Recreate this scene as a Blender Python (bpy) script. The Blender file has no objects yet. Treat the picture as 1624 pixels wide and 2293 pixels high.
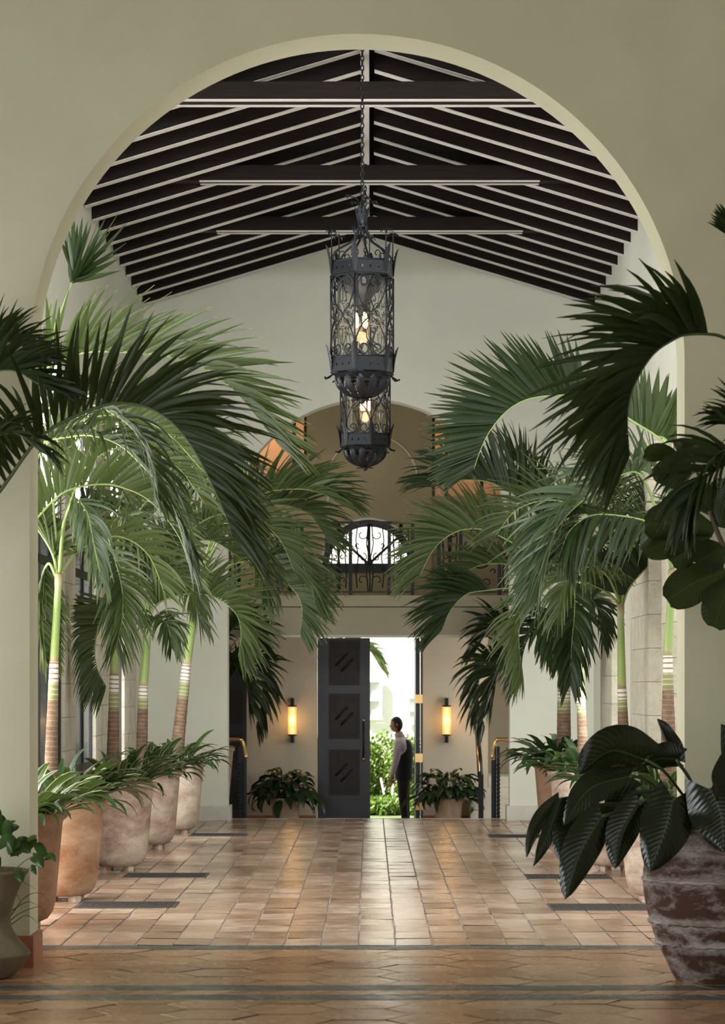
import bpy, math, random
from mathutils import Vector, Matrix
R_ = random.Random(7)
SC = bpy.context.scene
COL = SC.collection
PI = math.pi

# ---------------------------------------------------------------- camera
F = 6000.0            # focal length in pixels of the 1624 x 2293 frame
VX, VY = 828.0, 1531.0
CH = 2.0
cam = bpy.data.cameras.new('camera')
cam.sensor_fit = 'HORIZONTAL'; cam.sensor_width = 36.0
cam.lens = F/1624*36.0
cam.shift_x = (812-VX)/1624; cam.shift_y = (VY-1146.5)/1624
cam.clip_end = 300
cam.dof.use_dof = True; cam.dof.focus_distance = 25.0; cam.dof.aperture_fstop = 5.6
camo = bpy.data.objects.new('camera', cam); COL.objects.link(camo)
camo.location = (0, 0, CH); camo.rotation_euler = (PI/2, 0, 0)
SC.camera = camo

# ---------------------------------------------------------------- world, sun, daylight
w = bpy.data.worlds.new('sky'); SC.world = w; w.use_nodes = True
nt = w.node_tree; bg = nt.nodes['Background']
sky = nt.nodes.new('ShaderNodeTexSky'); sky.sky_type = 'HOSEK_WILKIE'; sky.turbidity = 5
sky.sun_direction = (-0.45, 0.25, 0.85)
mx = nt.nodes.new('ShaderNodeMix'); mx.data_type = 'RGBA'; mx.inputs[0].default_value = 0.75
mx.inputs[7].default_value = (1, 1, 1, 1)
nt.links.new(sky.outputs[0], mx.inputs[6]); nt.links.new(mx.outputs[2], bg.inputs[0])
bg.inputs[1].default_value = 1.3

def sun(rot, e, ang=0.02, color=(1, .96, .88)):
    l = bpy.data.lights.new('sun', 'SUN'); l.energy = e; l.angle = ang; l.color = color
    o = bpy.data.objects.new('sun', l); COL.objects.link(o); o.rotation_euler = rot
sun((math.radians(14), math.radians(-38), 0), 20.0)

def area(name, loc, direction, sx, sy, e, color=(1, 1, 1)):
    l = bpy.data.lights.new(name, 'AREA'); l.shape = 'RECTANGLE'; l.size = sx; l.size_y = sy
    l.energy = e; l.color = color
    o = bpy.data.objects.new(name, l); COL.objects.link(o); o.location = loc
    o.rotation_euler = Vector(direction).to_track_quat('-Z', 'Z').to_euler()
# daylight entering by the garden openings of the hall (left brighter) and the loggia the camera stands in, plus unseen fills
area('daylight_hall_west', (-3.9, 23.2, 2.7), (1, .40, 0), 6.0, 5.0, 680, (1, .985, .95))
area('daylight_hall_east', (3.95, 23.8, 2.7), (-1, .9, 0), 6.0, 5.0, 120, (.95, .98, 1))
area('gable_fill_light', (0, 19.55, 7.55), (0, 1, -.14), 4.5, .8, 470, (.97, .99, 1))  # unseen fill added above the arch to brighten the far gable; no window there
for yy_ in (27.45, 30.6, 34.45): area('daylight_high_window', (-3.75, yy_, 4.55), (1, .55, .1), 1.7, 1.5, 150, (1, .99, .97))
for sx_, yy_, e_ in ((-1, 30.6, 80), (-1, 34.4, 115), (1, 32.4, 105), (1, 37.0, 45)):
    area('side_fill_light', (sx_*3.19, yy_, 2.0), (-sx_, 1.0, 0), 1.4, 3.0, e_, (.97, 1, .98))  # fills added to brighten the lower far wall; the right side has no windows
area('daylight_loggia_west', (-5.6, 13.6, 1.3), (1, .65, -.05), 5, 2.2, 300, (.95, .99, 1))
area('daylight_loggia_south', (0, -3, 1.6), (0, 1, 0), 8, 3.0, 95, (.97, .98, 1))
area('daylight_foyer', (-3.4, 41.6, 5.4), (1, 0, -.25), 2.5, 2.0, 30, (1, .95, .85))
area('daylight_foyer_east', (3.4, 41.6, 1.6), (-1, 0, 0), 2.0, 2.0, 60, (1, .95, .86))

SC.view_settings.view_transform = 'Standard'; SC.view_settings.look = 'None'
SC.view_settings.gamma = 1.0; SC.view_settings.use_curve_mapping = False
SC.view_settings.exposure = 0.06
SC.cycles.max_bounces = 8; SC.cycles.diffuse_bounces = 5; SC.cycles.transparent_max_bounces = 12
SC.cycles.use_denoising = True
SC.cycles.sample_clamp_indirect = 6

def P(x, y, Z):
    return Vector(((x-VX)/F*Z, Z, CH-(y-VY)/F*Z))

# ---------------------------------------------------------------- materials
MATS = {}
def mat(name, color, rough=.6, metal=0, spec=.5, emit=None, estr=0, **kw):
    m = bpy.data.materials.new(name); m.use_nodes = True
    b = m.node_tree.nodes['Principled BSDF']
    b.inputs['Base Color'].default_value = (*color, 1)
    b.inputs['Roughness'].default_value = rough; b.inputs['Metallic'].default_value = metal
    b.inputs['Specular IOR Level'].default_value = spec
    if emit: b.inputs['Emission Color'].default_value = (*emit, 1); b.inputs['Emission Strength'].default_value = estr
    for k, v in kw.items(): b.inputs[k.replace('_', ' ')].default_value = v
    MATS[name] = m
    return m
def N(m, t, **kw):
    n = m.node_tree.nodes.new(t)
    for k, v in kw.items(): setattr(n, k, v)
    return n
def L(m, a, b): m.node_tree.links.new(a, b)
def bsdf(m): return m.node_tree.nodes['Principled BSDF']
def coords(m, scale=(1, 1, 1), kind='Object'):
    tc = N(m, 'ShaderNodeTexCoord'); mp = N(m, 'ShaderNodeMapping'); mp.inputs['Scale'].default_value = scale
    L(m, tc.outputs[kind], mp.inputs[0]); return mp.outputs[0]
def noise(m, scale, detail=5, rough=.6, co=None, dist=0):
    n = N(m, 'ShaderNodeTexNoise'); n.inputs['Scale'].default_value = scale
    n.inputs['Detail'].default_value = detail; n.inputs['Roughness'].default_value = rough
    n.inputs['Distortion'].default_value = dist
    if co: L(m, co, n.inputs['Vector'])
    return n.outputs['Fac']
def ramp(m, fac, stops):
    r = N(m, 'ShaderNodeValToRGB'); e = r.color_ramp.elements
    while len(e) < len(stops): e.new(.5)
    for i, (p, c) in enumerate(stops): e[i].position = p; e[i].color = (*c, 1) if len(c) == 3 else c
    L(m, fac, r.inputs[0]); return r.outputs[0]
def mixc(m, fac, a, b, bt='MIX'):
    n = N(m, 'ShaderNodeMix'); n.data_type = 'RGBA'; n.blend_type = bt
    for s, i in ((fac, 0), (a, 6), (b, 7)):
        if hasattr(s, 'links'): L(m, s, n.inputs[i])
        elif isinstance(s, (int, float)): n.inputs[i].default_value = s
        else: n.inputs[i].default_value = (*s, 1)
    return n.outputs[2]
def mathn(m, op, a, b=0.0):
    n = N(m, 'ShaderNodeMath'); n.operation = op
    for s, i in ((a, 0), (b, 1)):
        if hasattr(s, 'links'): L(m, s, n.inputs[i])
        else: n.inputs[i].default_value = s
    return n.outputs[0]
def bump(m, h, strength=.2, dist=.01):
    b = N(m, 'ShaderNodeBump'); b.inputs['Strength'].default_value = strength; b.inputs['Distance'].default_value = dist
    L(m, h, b.inputs['Height']); L(m, b.outputs[0], bsdf(m).inputs['Normal'])
def attr(m, name):
    a = N(m, 'ShaderNodeAttribute'); a.attribute_name = name; return a.outputs['Fac']

def plaster(name, c, var=.08, sc=1.2):
    m = mat(name, c, .85, spec=.25); co = coords(m)
    n = noise(m, sc, 6, .65, co)
    L(m, ramp(m, n, [(.3, tuple(x*(1-var) for x in c)), (.7, tuple(min(1, x*(1+var*.6)) for x in c))]), bsdf(m).inputs['Base Color'])
    bump(m, noise(m, 55, 5, .7, co), .25, .004); return m
PL = plaster('cream_plaster', (.70, .70, .60), .05)
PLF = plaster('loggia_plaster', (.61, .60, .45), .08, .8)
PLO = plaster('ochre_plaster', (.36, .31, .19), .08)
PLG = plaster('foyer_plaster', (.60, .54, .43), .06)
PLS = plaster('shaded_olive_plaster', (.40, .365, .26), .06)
LIME = plaster('limestone', (.62, .60, .52), .12, 4)

GRILL = mat('grille_metal', (.10, .09, .085), .8, 0, .1)
m = CORAL = mat('coral_stone', (.6, .56, .45), .9, spec=.2); co = coords(m)
oi = N(m, 'ShaderNodeObjectInfo')
c1 = ramp(m, noise(m, 5, 8, .7, co), [(.3, (.45, .41, .31)), (.55, (.62, .585, .48)), (.8, (.70, .67, .57))])
L(m, mixc(m, mathn(m, 'MULTIPLY', oi.outputs['Random'], .35), c1, (.42, .39, .30)), bsdf(m).inputs['Base Color'])
v = N(m, 'ShaderNodeTexVoronoi'); v.inputs['Scale'].default_value = 28; L(m, co, v.inputs['Vector'])
bump(m, ramp(m, mathn(m, 'ADD', v.outputs['Distance'], noise(m, 16, 6, .7, co)), [(.55, (0, 0, 0)), (.75, (1, 1, 1))]), .6, .012)

def wood(name, c1, c2, rough=.5, spec=.4, sc=(2, 30, 30)):
    m = mat(name, c1, rough, spec=spec); co = coords(m, sc)
    L(m, ramp(m, noise(m, 1.5, 6, .6, co), [(.3, c1), (.75, c2)]), bsdf(m).inputs['Base Color'])
    bump(m, noise(m, 3, 4, .6, co), .15, .004); return m
BEAM = wood('dark_rafter_wood', (.010, .0065, .005), (.022, .014, .011), .65, .15)
LATH = wood('pale_wood', (.50, .46, .43), (.72, .69, .65), .7, .3)
PLANK = wood('dark_roof_board', (.006, .005, .0045), (.012, .010, .009), .8, .1)
DOORW = wood('dark_door_wood', (.007, .007, .012), (.014, .013, .022), .36, .5, (25, 25, 2))
DOORP = wood('dark_carved_panel_wood', (.008, .005, .005), (.018, .011, .010), .5, .4, (25, 25, 2))
SKIRT = wood('terracotta_skirting', (.30, .105, .05), (.42, .16, .08), .55, .4, (8, 8, 8))

def tile_mat(name, stops, rough=(.28, .5)):
    m = mat(name, (.5, .3, .2), .4, spec=.5)
    oi = N(m, 'ShaderNodeObjectInfo')
    rnd = mathn(m, 'FRACT', mathn(m, 'ADD', oi.outputs['Random'], attr(m, 'tint')))
    geo = N(m, 'ShaderNodeNewGeometry')
    n1 = noise(m, 3.0, 7, .65, geo.outputs['Position'])
    n2 = noise(m, 22, 5, .7, geo.outputs['Position'])
    f = mathn(m, 'ADD', mathn(m, 'MULTIPLY', rnd, .38), mathn(m, 'ADD', mathn(m, 'MULTIPLY', n1, .42), mathn(m, 'MULTIPLY', n2, .22)))
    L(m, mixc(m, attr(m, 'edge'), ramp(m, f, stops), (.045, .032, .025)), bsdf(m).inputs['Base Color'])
    r = N(m, 'ShaderNodeMapRange'); r.inputs['From Min'].default_value = .35; r.inputs['From Max'].default_value = .7
    r.inputs['To Min'].default_value = rough[0]; r.inputs['To Max'].default_value = rough[1]
    L(m, n1, r.inputs[0]); L(m, r.outputs[0], bsdf(m).inputs['Roughness'])
    bump(m, mathn(m, 'ADD', n2, mathn(m, 'MULTIPLY', n1, 2)), .35, .006); return m
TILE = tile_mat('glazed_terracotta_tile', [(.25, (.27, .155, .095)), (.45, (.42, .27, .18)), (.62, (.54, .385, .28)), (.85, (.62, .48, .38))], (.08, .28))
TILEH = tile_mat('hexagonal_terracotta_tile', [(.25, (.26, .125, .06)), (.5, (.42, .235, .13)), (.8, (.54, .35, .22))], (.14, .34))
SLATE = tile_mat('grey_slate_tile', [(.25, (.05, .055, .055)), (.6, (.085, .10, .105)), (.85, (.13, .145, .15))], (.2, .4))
GROUT = mat('grout', (.42, .36, .30), .9, spec=.2)

def clay(name, base, patina, lo, hi, sc=2.2, stretch=(1, 1, 1.0), rough=.8, bands=None):
    m = mat(name, base, rough, spec=.25); co = coords(m, stretch)
    oi = N(m, 'ShaderNodeObjectInfo')
    ad = N(m, 'ShaderNodeVectorMath'); ad.operation = 'ADD'; L(m, co, ad.inputs[0])
    cb = N(m, 'ShaderNodeCombineXYZ'); L(m, mathn(m, 'MULTIPLY', oi.outputs['Random'], 40), cb.inputs[0]); L(m, cb.outputs[0], ad.inputs[1])
    co = ad.outputs[0]
    n = noise(m, sc, 9, .68, co, .3); n2 = noise(m, 60, 4, .7, co)
    f = mathn(m, 'ADD', mathn(m, 'MULTIPLY', n, .8), mathn(m, 'MULTIPLY', n2, .2))
    if bands:
        sp = N(m, 'ShaderNodeSeparateXYZ'); tc2 = N(m, 'ShaderNodeTexCoord'); L(m, tc2.outputs['Object'], sp.inputs[0])
        e = []
        for zb_ in bands: e += [(zb_-.07, (0, 0, 0)), (zb_-.01, (1, 1, 1)), (zb_+.012, (1, 1, 1)), (zb_+.06, (0, 0, 0))]
        zf = ramp(m, mathn(m, 'ADD', sp.outputs[2], mathn(m, 'MULTIPLY', n, .0)), e)
        f = mathn(m, 'ADD', mathn(m, 'SUBTRACT', f, .03), mathn(m, 'MULTIPLY', zf, .14))
    L(m, ramp(m, f, [(lo, base), (hi, patina)]), bsdf(m).inputs['Base Color'])
    bump(m, mathn(m, 'ADD', n2, n), .3, .006); return m
CLAY_O = clay('orange_terracotta', (.27, .125, .06), (.47, .32, .21), .38, .62, 2.4, (1, 1, 1.8))
CLAY_P = clay('pale_terracotta', (.25, .14, .095), (.55, .46, .37), .35, .60, 2.6, (1, 1, 1.6))
CLAY_B = clay('brown_terracotta', (.20, .10, .055), (.34, .21, .13), .35, .65, 3, (1, 1, 1.5))
CLAY_W = clay('whitewashed_brown_clay', (.075, .036, .025), (.40, .36, .34), .47, .65, 4.5, (.9, .9, 1.9), .75, bands=(.265, .42, .69, .885))
URN = clay('mossy_stone', (.11, .085, .055), (.24, .20, .13), .35, .7, 4, (1, 1, 1))
WICK = clay('ribbed_beige_clay', (.36, .27, .20), (.50, .41, .32), .35, .65, 8, (1, 1, .4))
SOIL = mat('dark_soil', (.03, .02, .015), .95)
IRON = mat('black_wrought_iron', (.009, .011, .015), .45, .35, .45)
STEEL = mat('dark_steel_frame', (.02, .018, .018), .45, .3)
BRASS = mat('polished_brass', (.75, .50, .22), .25, 1)
PALEMETAL = mat('worn_pale_metal', (.62, .58, .52), .4, .6)

def leafmat(name, c, c2, rough=.4, trans=.3, spec=.5, tip=None):
    m = mat(name, c, rough, spec=spec)
    al = attr(m, 'along'); oi = N(m, 'ShaderNodeObjectInfo')
    geo = N(m, 'ShaderNodeNewGeometry')
    n = noise(m, 2.5, 3, .5, geo.outputs['Position'])
    f = mathn(m, 'ADD', mathn(m, 'MULTIPLY', oi.outputs['Random'], .4), mathn(m, 'MULTIPLY', n, .7))
    col = mixc(m, f, c, c2)
    if tip: col = mixc(m, ramp(m, al, [(.93, (0, 0, 0)), (1, (1, 1, 1))]), col, tip)
    L(m, col, bsdf(m).inputs['Base Color'])
    tr = N(m, 'ShaderNodeBsdfTranslucent'); L(m, mixc(m, .5, col, (.20, .28, .05)), tr.inputs[0])
    ms = N(m, 'ShaderNodeMixShader'); ms.inputs[0].default_value = trans
    out = m.node_tree.nodes['Material Output']
    L(m, bsdf(m).outputs[0], ms.inputs[1]); L(m, tr.outputs[0], ms.inputs[2]); L(m, ms.outputs[0], out.inputs[0])
    return m
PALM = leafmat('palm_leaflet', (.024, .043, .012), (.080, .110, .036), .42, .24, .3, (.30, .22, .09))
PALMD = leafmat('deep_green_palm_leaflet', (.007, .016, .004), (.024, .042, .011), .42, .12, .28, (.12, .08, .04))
PALMB = leafmat('blue_green_palm_leaflet', (.028, .050, .024), (.085, .118, .062), .38, .2, .4, (.25, .2, .1))
STEM = mat('palm_rachis', (.22, .30, .09), .4); STEMD = mat('dark_palm_rachis', (.07, .10, .035), .45)
PHIL = leafmat('glossy_dark_leaf', (.003, .008, .003), (.007, .014, .006), .24, .04, .45)
FIG = leafmat('leathery_fig_leaf', (.006, .014, .005), (.018, .034, .009), .35, .12, .4)
POTH = leafmat('pothos_leaf', (.010, .035, .010), (.04, .09, .012), .35, .12, .5)
DARKF = leafmat('dark_bush_leaf', (.010, .028, .010), (.03, .06, .02), .32, .12, .5)
ASP = leafmat('green_strap_leaf', (.012, .036, .009), (.03, .075, .02), .35, .2, .5)
HEDGE = leafmat('hedge_leaf', (.05, .12, .015), (.22, .32, .05), .5, .3, .4)
def variegated():
    m = leafmat('cream_striped_leaf', (.015, .045, .012), (.035, .08, .025), .35, .2, .5)
    ac = attr(m, 'across'); b = bsdf(m); src = b.inputs['Base Color'].links[0].from_socket
    s = mathn(m, 'ABSOLUTE', ac)
    pale = ramp(m, s, [(.0, (.8, .8, .8)), (.12, (0, 0, 0)), (.66, (0, 0, 0)), (.8, (1, 1, 1))])
    L(m, mixc(m, pale, src, (.36, .38, .19)), b.inputs['Base Color']); return m
VAR = variegated()
# veins on broad leaves
for m_ in (PHIL, FIG):
    al = attr(m_, 'along'); ac = mathn(m_, 'ABSOLUTE', attr(m_, 'across'))
    wv = mathn(m_, 'SINE', mathn(m_, 'MULTIPLY', mathn(m_, 'SUBTRACT', al, mathn(m_, 'MULTIPLY', ac, .22)), 95))
    bump(m_, wv, .14, .005)
    b = bsdf(m_); src = b.inputs['Base Color'].links[0].from_socket
    L(m_, mixc(m_, ramp(m_, ac, [(0, (1, 1, 1)), (.05, (.0, .0, .0))]), src, (.05, .075, .025)), b.inputs['Base Color'])

# trunk: brown with pale rings, green and white rings under the crownshaft
m = TRUNK = mat('ringed_palm_trunk', (.3, .2, .12), .8, spec=.25); co = coords(m)
t = attr(m, 'along'); nz = noise(m, 6, 5, .6, co)
rng = mathn(m, 'FRACT', mathn(m, 'ADD', mathn(m, 'MULTIPLY', attr(m, 'height'), 21), mathn(m, 'MULTIPLY', nz, .35)))
brown = ramp(m, mathn(m, 'ADD', mathn(m, 'MULTIPLY', noise(m, 9, 6, .7, co), .8), mathn(m, 'MULTIPLY', noise(m, 60, 3, .7, co), .2)),
             [(.3, (.075, .042, .026)), (.5, (.15, .092, .058)), (.72, (.23, .155, .10))])
c = mixc(m, ramp(m, rng, [(0, (.8, .8, .8)), (.14, (0, 0, 0))]), brown, (.33, .27, .18))
grn = mixc(m, ramp(m, rng, [(0, (1, 1, 1)), (.3, (0, 0, 0))]), (.22, .23, .10), (.50, .45, .33))
wht = mixc(m, ramp(m, rng, [(0, (1, 1, 1)), (.25, (1, 1, 1)), (.3, (0, 0, 0))]), (.60, .57, .50), (.24, .15, .09))
c = mixc(m, ramp(m, t, [(.70, (0, 0, 0)), (.76, (1, 1, 1))]), c, grn)
c = mixc(m, ramp(m, t, [(.84, (0, 0, 0)), (.87, (1, 1, 1))]), c, wht)
L(m, c, bsdf(m).inputs['Base Color']); bump(m, mathn(m, 'ADD', rng, noise(m, 40, 4, .7, co)), .4, .008)
m = SHAFT = mat('green_crownshaft', (.2, .3, .07), .42, spec=.4)
L(m, ramp(m, attr(m, 'along'), [(0, (.40, .33, .19)), (.1, (.23, .30, .085)), (.6, (.20, .29, .08)), (.88, (.33, .37, .19)), (1, (.30, .2, .11))]), bsdf(m).inputs['Base Color'])

m = GLASS = mat('lantern_glass', (.9, .88, .84), .08, spec=.5)
tr = N(m, 'ShaderNodeBsdfTransparent'); ms = N(m, 'ShaderNodeMixShader'); lw = N(m, 'ShaderNodeLayerWeight'); lw.inputs[0].default_value = .35
tr.inputs[0].default_value = (.95, .94, .92, 1); gl = N(m, 'ShaderNodeBsdfGlossy'); gl.inputs['Roughness'].default_value = .12
L(m, mathn(m, 'ADD', mathn(m, 'MULTIPLY', lw.outputs['Fresnel'], .5), .03), ms.inputs[0]); L(m, tr.outputs[0], ms.inputs[1]); L(m, gl.outputs[0], ms.inputs[2])
L(m, ms.outputs[0], m.node_tree.nodes['Material Output'].inputs[0])
m = WGLASS = mat('clear_window_glass', (.8, .85, .9), .05)
tr = N(m, 'ShaderNodeBsdfTransparent'); ms = N(m, 'ShaderNodeMixShader'); ms.inputs[0].default_value = .12
L(m, tr.outputs[0], ms.inputs[1]); L(m, bsdf(m).outputs[0], ms.inputs[2]); L(m, ms.outputs[0], m.node_tree.nodes['Material Output'].inputs[0])
BGLASS = mat('blue_grey_shaded_glass', (.20, .22, .27), .12, spec=.8)
BULB = mat('glowing_bulb', (1, .8, .5), .3, emit=(1, .58, .24), estr=9)
BULBF = mat('warm_frosted_tube', (1, .8, .5), .3, emit=(1, .62, .22), estr=2.4)
AMBER = mat('amber_glass_rod', (.9, .55, .2), .2, emit=(1, .5, .14), estr=.9)
SKIN = mat('skin', (.42, .22, .15), .5); HAIR = mat('black_hair', (.012, .010, .009), .5)
SHIRT = mat('pale_lilac_shirt', (.55, .47, .52), .8); CLOTH = mat('black_cloth', (.012, .012, .016), .75, spec=.3)
SHOE = mat('black_leather', (.01, .01, .01), .3)
WHITEW = plaster('white_facade', (.92, .92, .90), .03)
GROUND = mat('garden_ground', (.10, .13, .05), .95)
WARM = mat('amber_lit_wall', (.80, .50, .27), .8)

# ---------------------------------------------------------------- mesh builder
class MB:
    def __init__(s): s.v = []; s.f = []; s.sm = []; s.at = {}
    def add(s, vs, fs, smooth=False, **at):
        o = len(s.v); s.v += [tuple(x) for x in vs]; s.f += [tuple(i+o for i in f) for f in fs]; s.sm += [smooth]*len(fs)
        for k, vals in at.items():
            a = s.at.setdefault(k, []); a += [0.0]*(o-len(a)); a += vals
        return s
    def box(s, x0, x1, y0, y1, z0, z1):
        vs = [(x, y, z) for z in (z0, z1) for y in (y0, y1) for x in (x0, x1)]
        return s.add(vs, [(0, 2, 3, 1), (4, 5, 7, 6), (0, 1, 5, 4), (2, 6, 7, 3), (0, 4, 6, 2), (1, 3, 7, 5)])
    def poly(s, pts, y0, y1):          # polygon in XZ extruded along Y
        n = len(pts); vs = [(x, y0, z) for x, z in pts]+[(x, y1, z) for x, z in pts]
        fs = [tuple(range(n-1, -1, -1)), tuple(range(n, 2*n))]+[(i, (i+1) % n, n+(i+1) % n, n+i) for i in range(n)]
        return s.add(vs, fs)
    def tube(s, pts, r, sides=6, closed=False, height=None):
        pts = [Vector(p) for p in pts]; n = len(pts)
        rr = r if isinstance(r, (list, tuple)) else [r]*n
        vs = []; al = []; hh = []; up = None
        for i, p in enumerate(pts):
            if closed: t = pts[(i+1) % n]-pts[i-1]
            else: t = pts[min(i+1, n-1)]-pts[max(i-1, 0)]
            if t.length < 1e-9: t = Vector((0, 0, 1))
            t.normalize()
            if up is None:
                up = Vector((0, 0, 1)) if abs(t.z) < .9 else Vector((1, 0, 0))
            up = (up-t*up.dot(t))
            if up.length < 1e-6: up = t.orthogonal()
            up.normalize(); sd = t.cross(up)
            for k in range(sides):
                a = 2*PI*k/sides
                vs.append(p+(up*math.cos(a)+sd*math.sin(a))*rr[i]); al.append(i/max(1, n-1)); hh.append(p.z)
        fs = []
        for i in range(n if closed else n-1):
            for k in range(sides):
                a = i*sides+k; b = i*sides+(k+1) % sides; j = (i+1) % n
                fs.append((a, b, j*sides+(k+1) % sides, j*sides+k))
        if not closed: fs += [tuple(range(sides-1, -1, -1)), tuple(range((n-1)*sides, n*sides))]
        kw = {'along': al}
        if height is not None: kw['height'] = hh
        return s.add(vs, fs, True, **kw)
    def lathe(s, prof, sides=40, c=(0, 0, 0), smooth=True, wob=0):
        vs = []; n = len(prof)
        for (r, z) in prof:
            for k in range(sides):
                a = 2*PI*k/sides; q = r*(1+wob*math.sin(3*a+z*7)) if wob else r
                vs.append((c[0]+q*math.cos(a), c[1]+q*math.sin(a), c[2]+z))
        fs = [(i*sides+k, i*sides+(k+1) % sides, (i+1)*sides+(k+1) % sides, (i+1)*sides+k) for i in range(n-1) for k in range(sides)]
        return s.add(vs, fs, smooth)
    def mesh(s, name, mt):
        me = bpy.data.meshes.new(name); me.from_pydata(s.v, [], s.f)
        me.polygons.foreach_set('use_smooth', s.sm)
        for k, vals in s.at.items():
            vals = vals+[0.0]*(len(s.v)-len(vals)); a = me.attributes.new(k, 'FLOAT', 'POINT'); a.data.foreach_set('value', vals)
        me.materials.append(mt); me.update(); return me
    def build(s, name, mt, parent=None, label=None, kind=None):
        return place(s.mesh(name, mt), name, parent, label, kind)
def place(me, name, parent=None, label=None, kind=None):
    o = bpy.data.objects.new(name, me); COL.objects.link(o)
    if parent: o.parent = parent
    if label: o['label'] = label
    if kind: o['kind'] = kind
    return o
def thing(name, loc, label, cat, group=None):
    o = bpy.data.objects.new(name, None); COL.objects.link(o); o.location = loc; o.empty_display_size = .2
    o['label'] = label; o['category'] = cat
    if group: o['group'] = group
    return o
def struct(o, label=None, cat=None):
    o['kind'] = 'structure'
    if label: o['label'] = label
    if cat: o['category'] = cat
    return o
def catmull(pts, n):
    pts = [Vector(p) for p in pts]
    if len(pts) == 2: return [pts[0].lerp(pts[1], i/n) for i in range(n+1)]
    e = [pts[0]*2-pts[1]]+pts+[pts[-1]*2-pts[-2]]; out = []
    seg = len(pts)-1
    for i in range(n+1):
        u = i/n*seg; k = min(int(u), seg-1); t = u-k
        a, b, c, d = e[k:k+4]
        out.append(.5*((2*b)+(c-a)*t+(2*a-5*b+4*c-d)*t*t+(3*b-a-3*c+d)*t**3))
    return out

# ---------------------------------------------------------------- near arch and loggia around the camera
def arch_wall(mb, x0, x1, top, cx, hw, zs, y0, y1, zb=0.0, n=72):
    tf = top if callable(top) else (lambda x: top)
    def col(xa, xb, za, zbb):
        mb.poly([(xa, za), (xb, zbb), (xb, tf(xb)), (xa, tf(xa))], y0, y1)
    xs = [x0+(cx-hw-x0)*i/4 for i in range(5)]
    for a, b in zip(xs, xs[1:]): col(a, b, zb, zb)
    xs = [cx+hw+(x1-cx-hw)*i/4 for i in range(5)]
    for a, b in zip(xs, xs[1:]): col(a, b, zb, zb)
    an = [PI-PI*i/n for i in range(n+1)]
    for a, b in zip(an, an[1:]):
        col(cx+hw*math.cos(a), cx+hw*math.cos(b), zs+hw*math.sin(a), zs+hw*math.sin(b))
NY0, NY1 = 18.84, 19.31
NCX, NR, NZS = -.088, 2.303, 4.267
mb = MB(); arch_wall(mb, -6.2, 6.2, 9.2, NCX, NR, NZS, NY0, NY1)
struct(mb.build('wall_front', PLF), 'broad plaster wall pierced by the tall round arch one looks through')
# terracotta skirting round both piers of the arch
for side, nm in ((-1, 'baseboard_left'), (1, 'baseboard_right')):
    e = NCX+side*NR; mb = MB(); xe = e-side*.03
    a, b = sorted((xe, side*6.1))
    mb.box(a, b, NY0-.03, NY0-.0005, 0, .228)
    a, b = sorted((xe, e-side*.0005)); mb.box(a, b, NY0-.0005, NY1+.03, 0, .228)
    struct(mb.build(nm, SKIRT))
mb = MB(); mb.box(-6.2, -6.0, -6, NY0, 0, .9); mb.box(-6.2, -6.0, -6, 8, .9, 9.2); mb.box(-6.2, -6.0, 8, NY0, 5, 9.2); mb.box(-6.2, -6, 16, NY0, .9, 5)
struct(mb.build('wall_left', PLF))
mb = MB(); mb.box(6.0, 6.2, -6, NY0, 0, 9.2); struct(mb.build('wall_right', PLF))
mb = MB(); mb.box(-6.2, 6.2, -6, NY0, 9.2, 9.4); struct(mb.build('ceiling', PLF))

# ---------------------------------------------------------------- hall walls
XL, XR = -3.30, 3.27
FY0, FY1 = 39.09, 39.49
def roofz(x): return 8.50-.30*abs(x)
mb = MB()
arch_wall(mb, -3.9, 3.9, lambda x: roofz(x)+.34, -.013, 2.059, 4.098, FY0, FY1)
o = struct(mb.build('wall_back', PL), 'gabled plaster wall with round arch at the far end of the hall')
# side walls with garden openings close to the near arch, out of the camera's direct view
for nm, s, X in (('wall_hall_left', -1, XL), ('wall_hall_right', 1, XR)):
    mb = MB(); a, b = sorted((X, X+s*.4)); T = 7.85
    bl = [(NY1, 20.2, 0, T), (20.2, 26.4, 5.2, T), (23.2, 23.6, 0, 5.2)]
    if s > 0: bl += [(26.4, 39.09, 0, T)]
    else: bl += [(26.4, 39.09, 0, 3.7), (26.4, 39.09, 5.4, T), (26.4, 26.6, 3.7, 5.4), (28.3, 29.7, 3.7, 5.4), (31.5, 33.7, 3.7, 5.4), (35.2, 39.09, 3.7, 5.4)]
    for (y0, y1, z0, z1) in bl:
        mb.box(a, b, y0, y1, z0, z1)
    struct(mb.build(nm, PL))
mb = MB()
for s in (-1, 1):
    mb.poly([(0, 8.86), (s*3.9, 8.86-.3*3.9), (s*3.9, 8.96-.3*3.9), (0, 8.96)] if s > 0 else [(0, 8.96), (s*3.9, 8.96-.3*3.9), (s*3.9, 8.86-.3*3.9), (0, 8.86)], NY1, 39.4)
roof = struct(mb.build('ceiling_hall', PLANK), 'dark pitched timber roof on close rafters above the hall')
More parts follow.
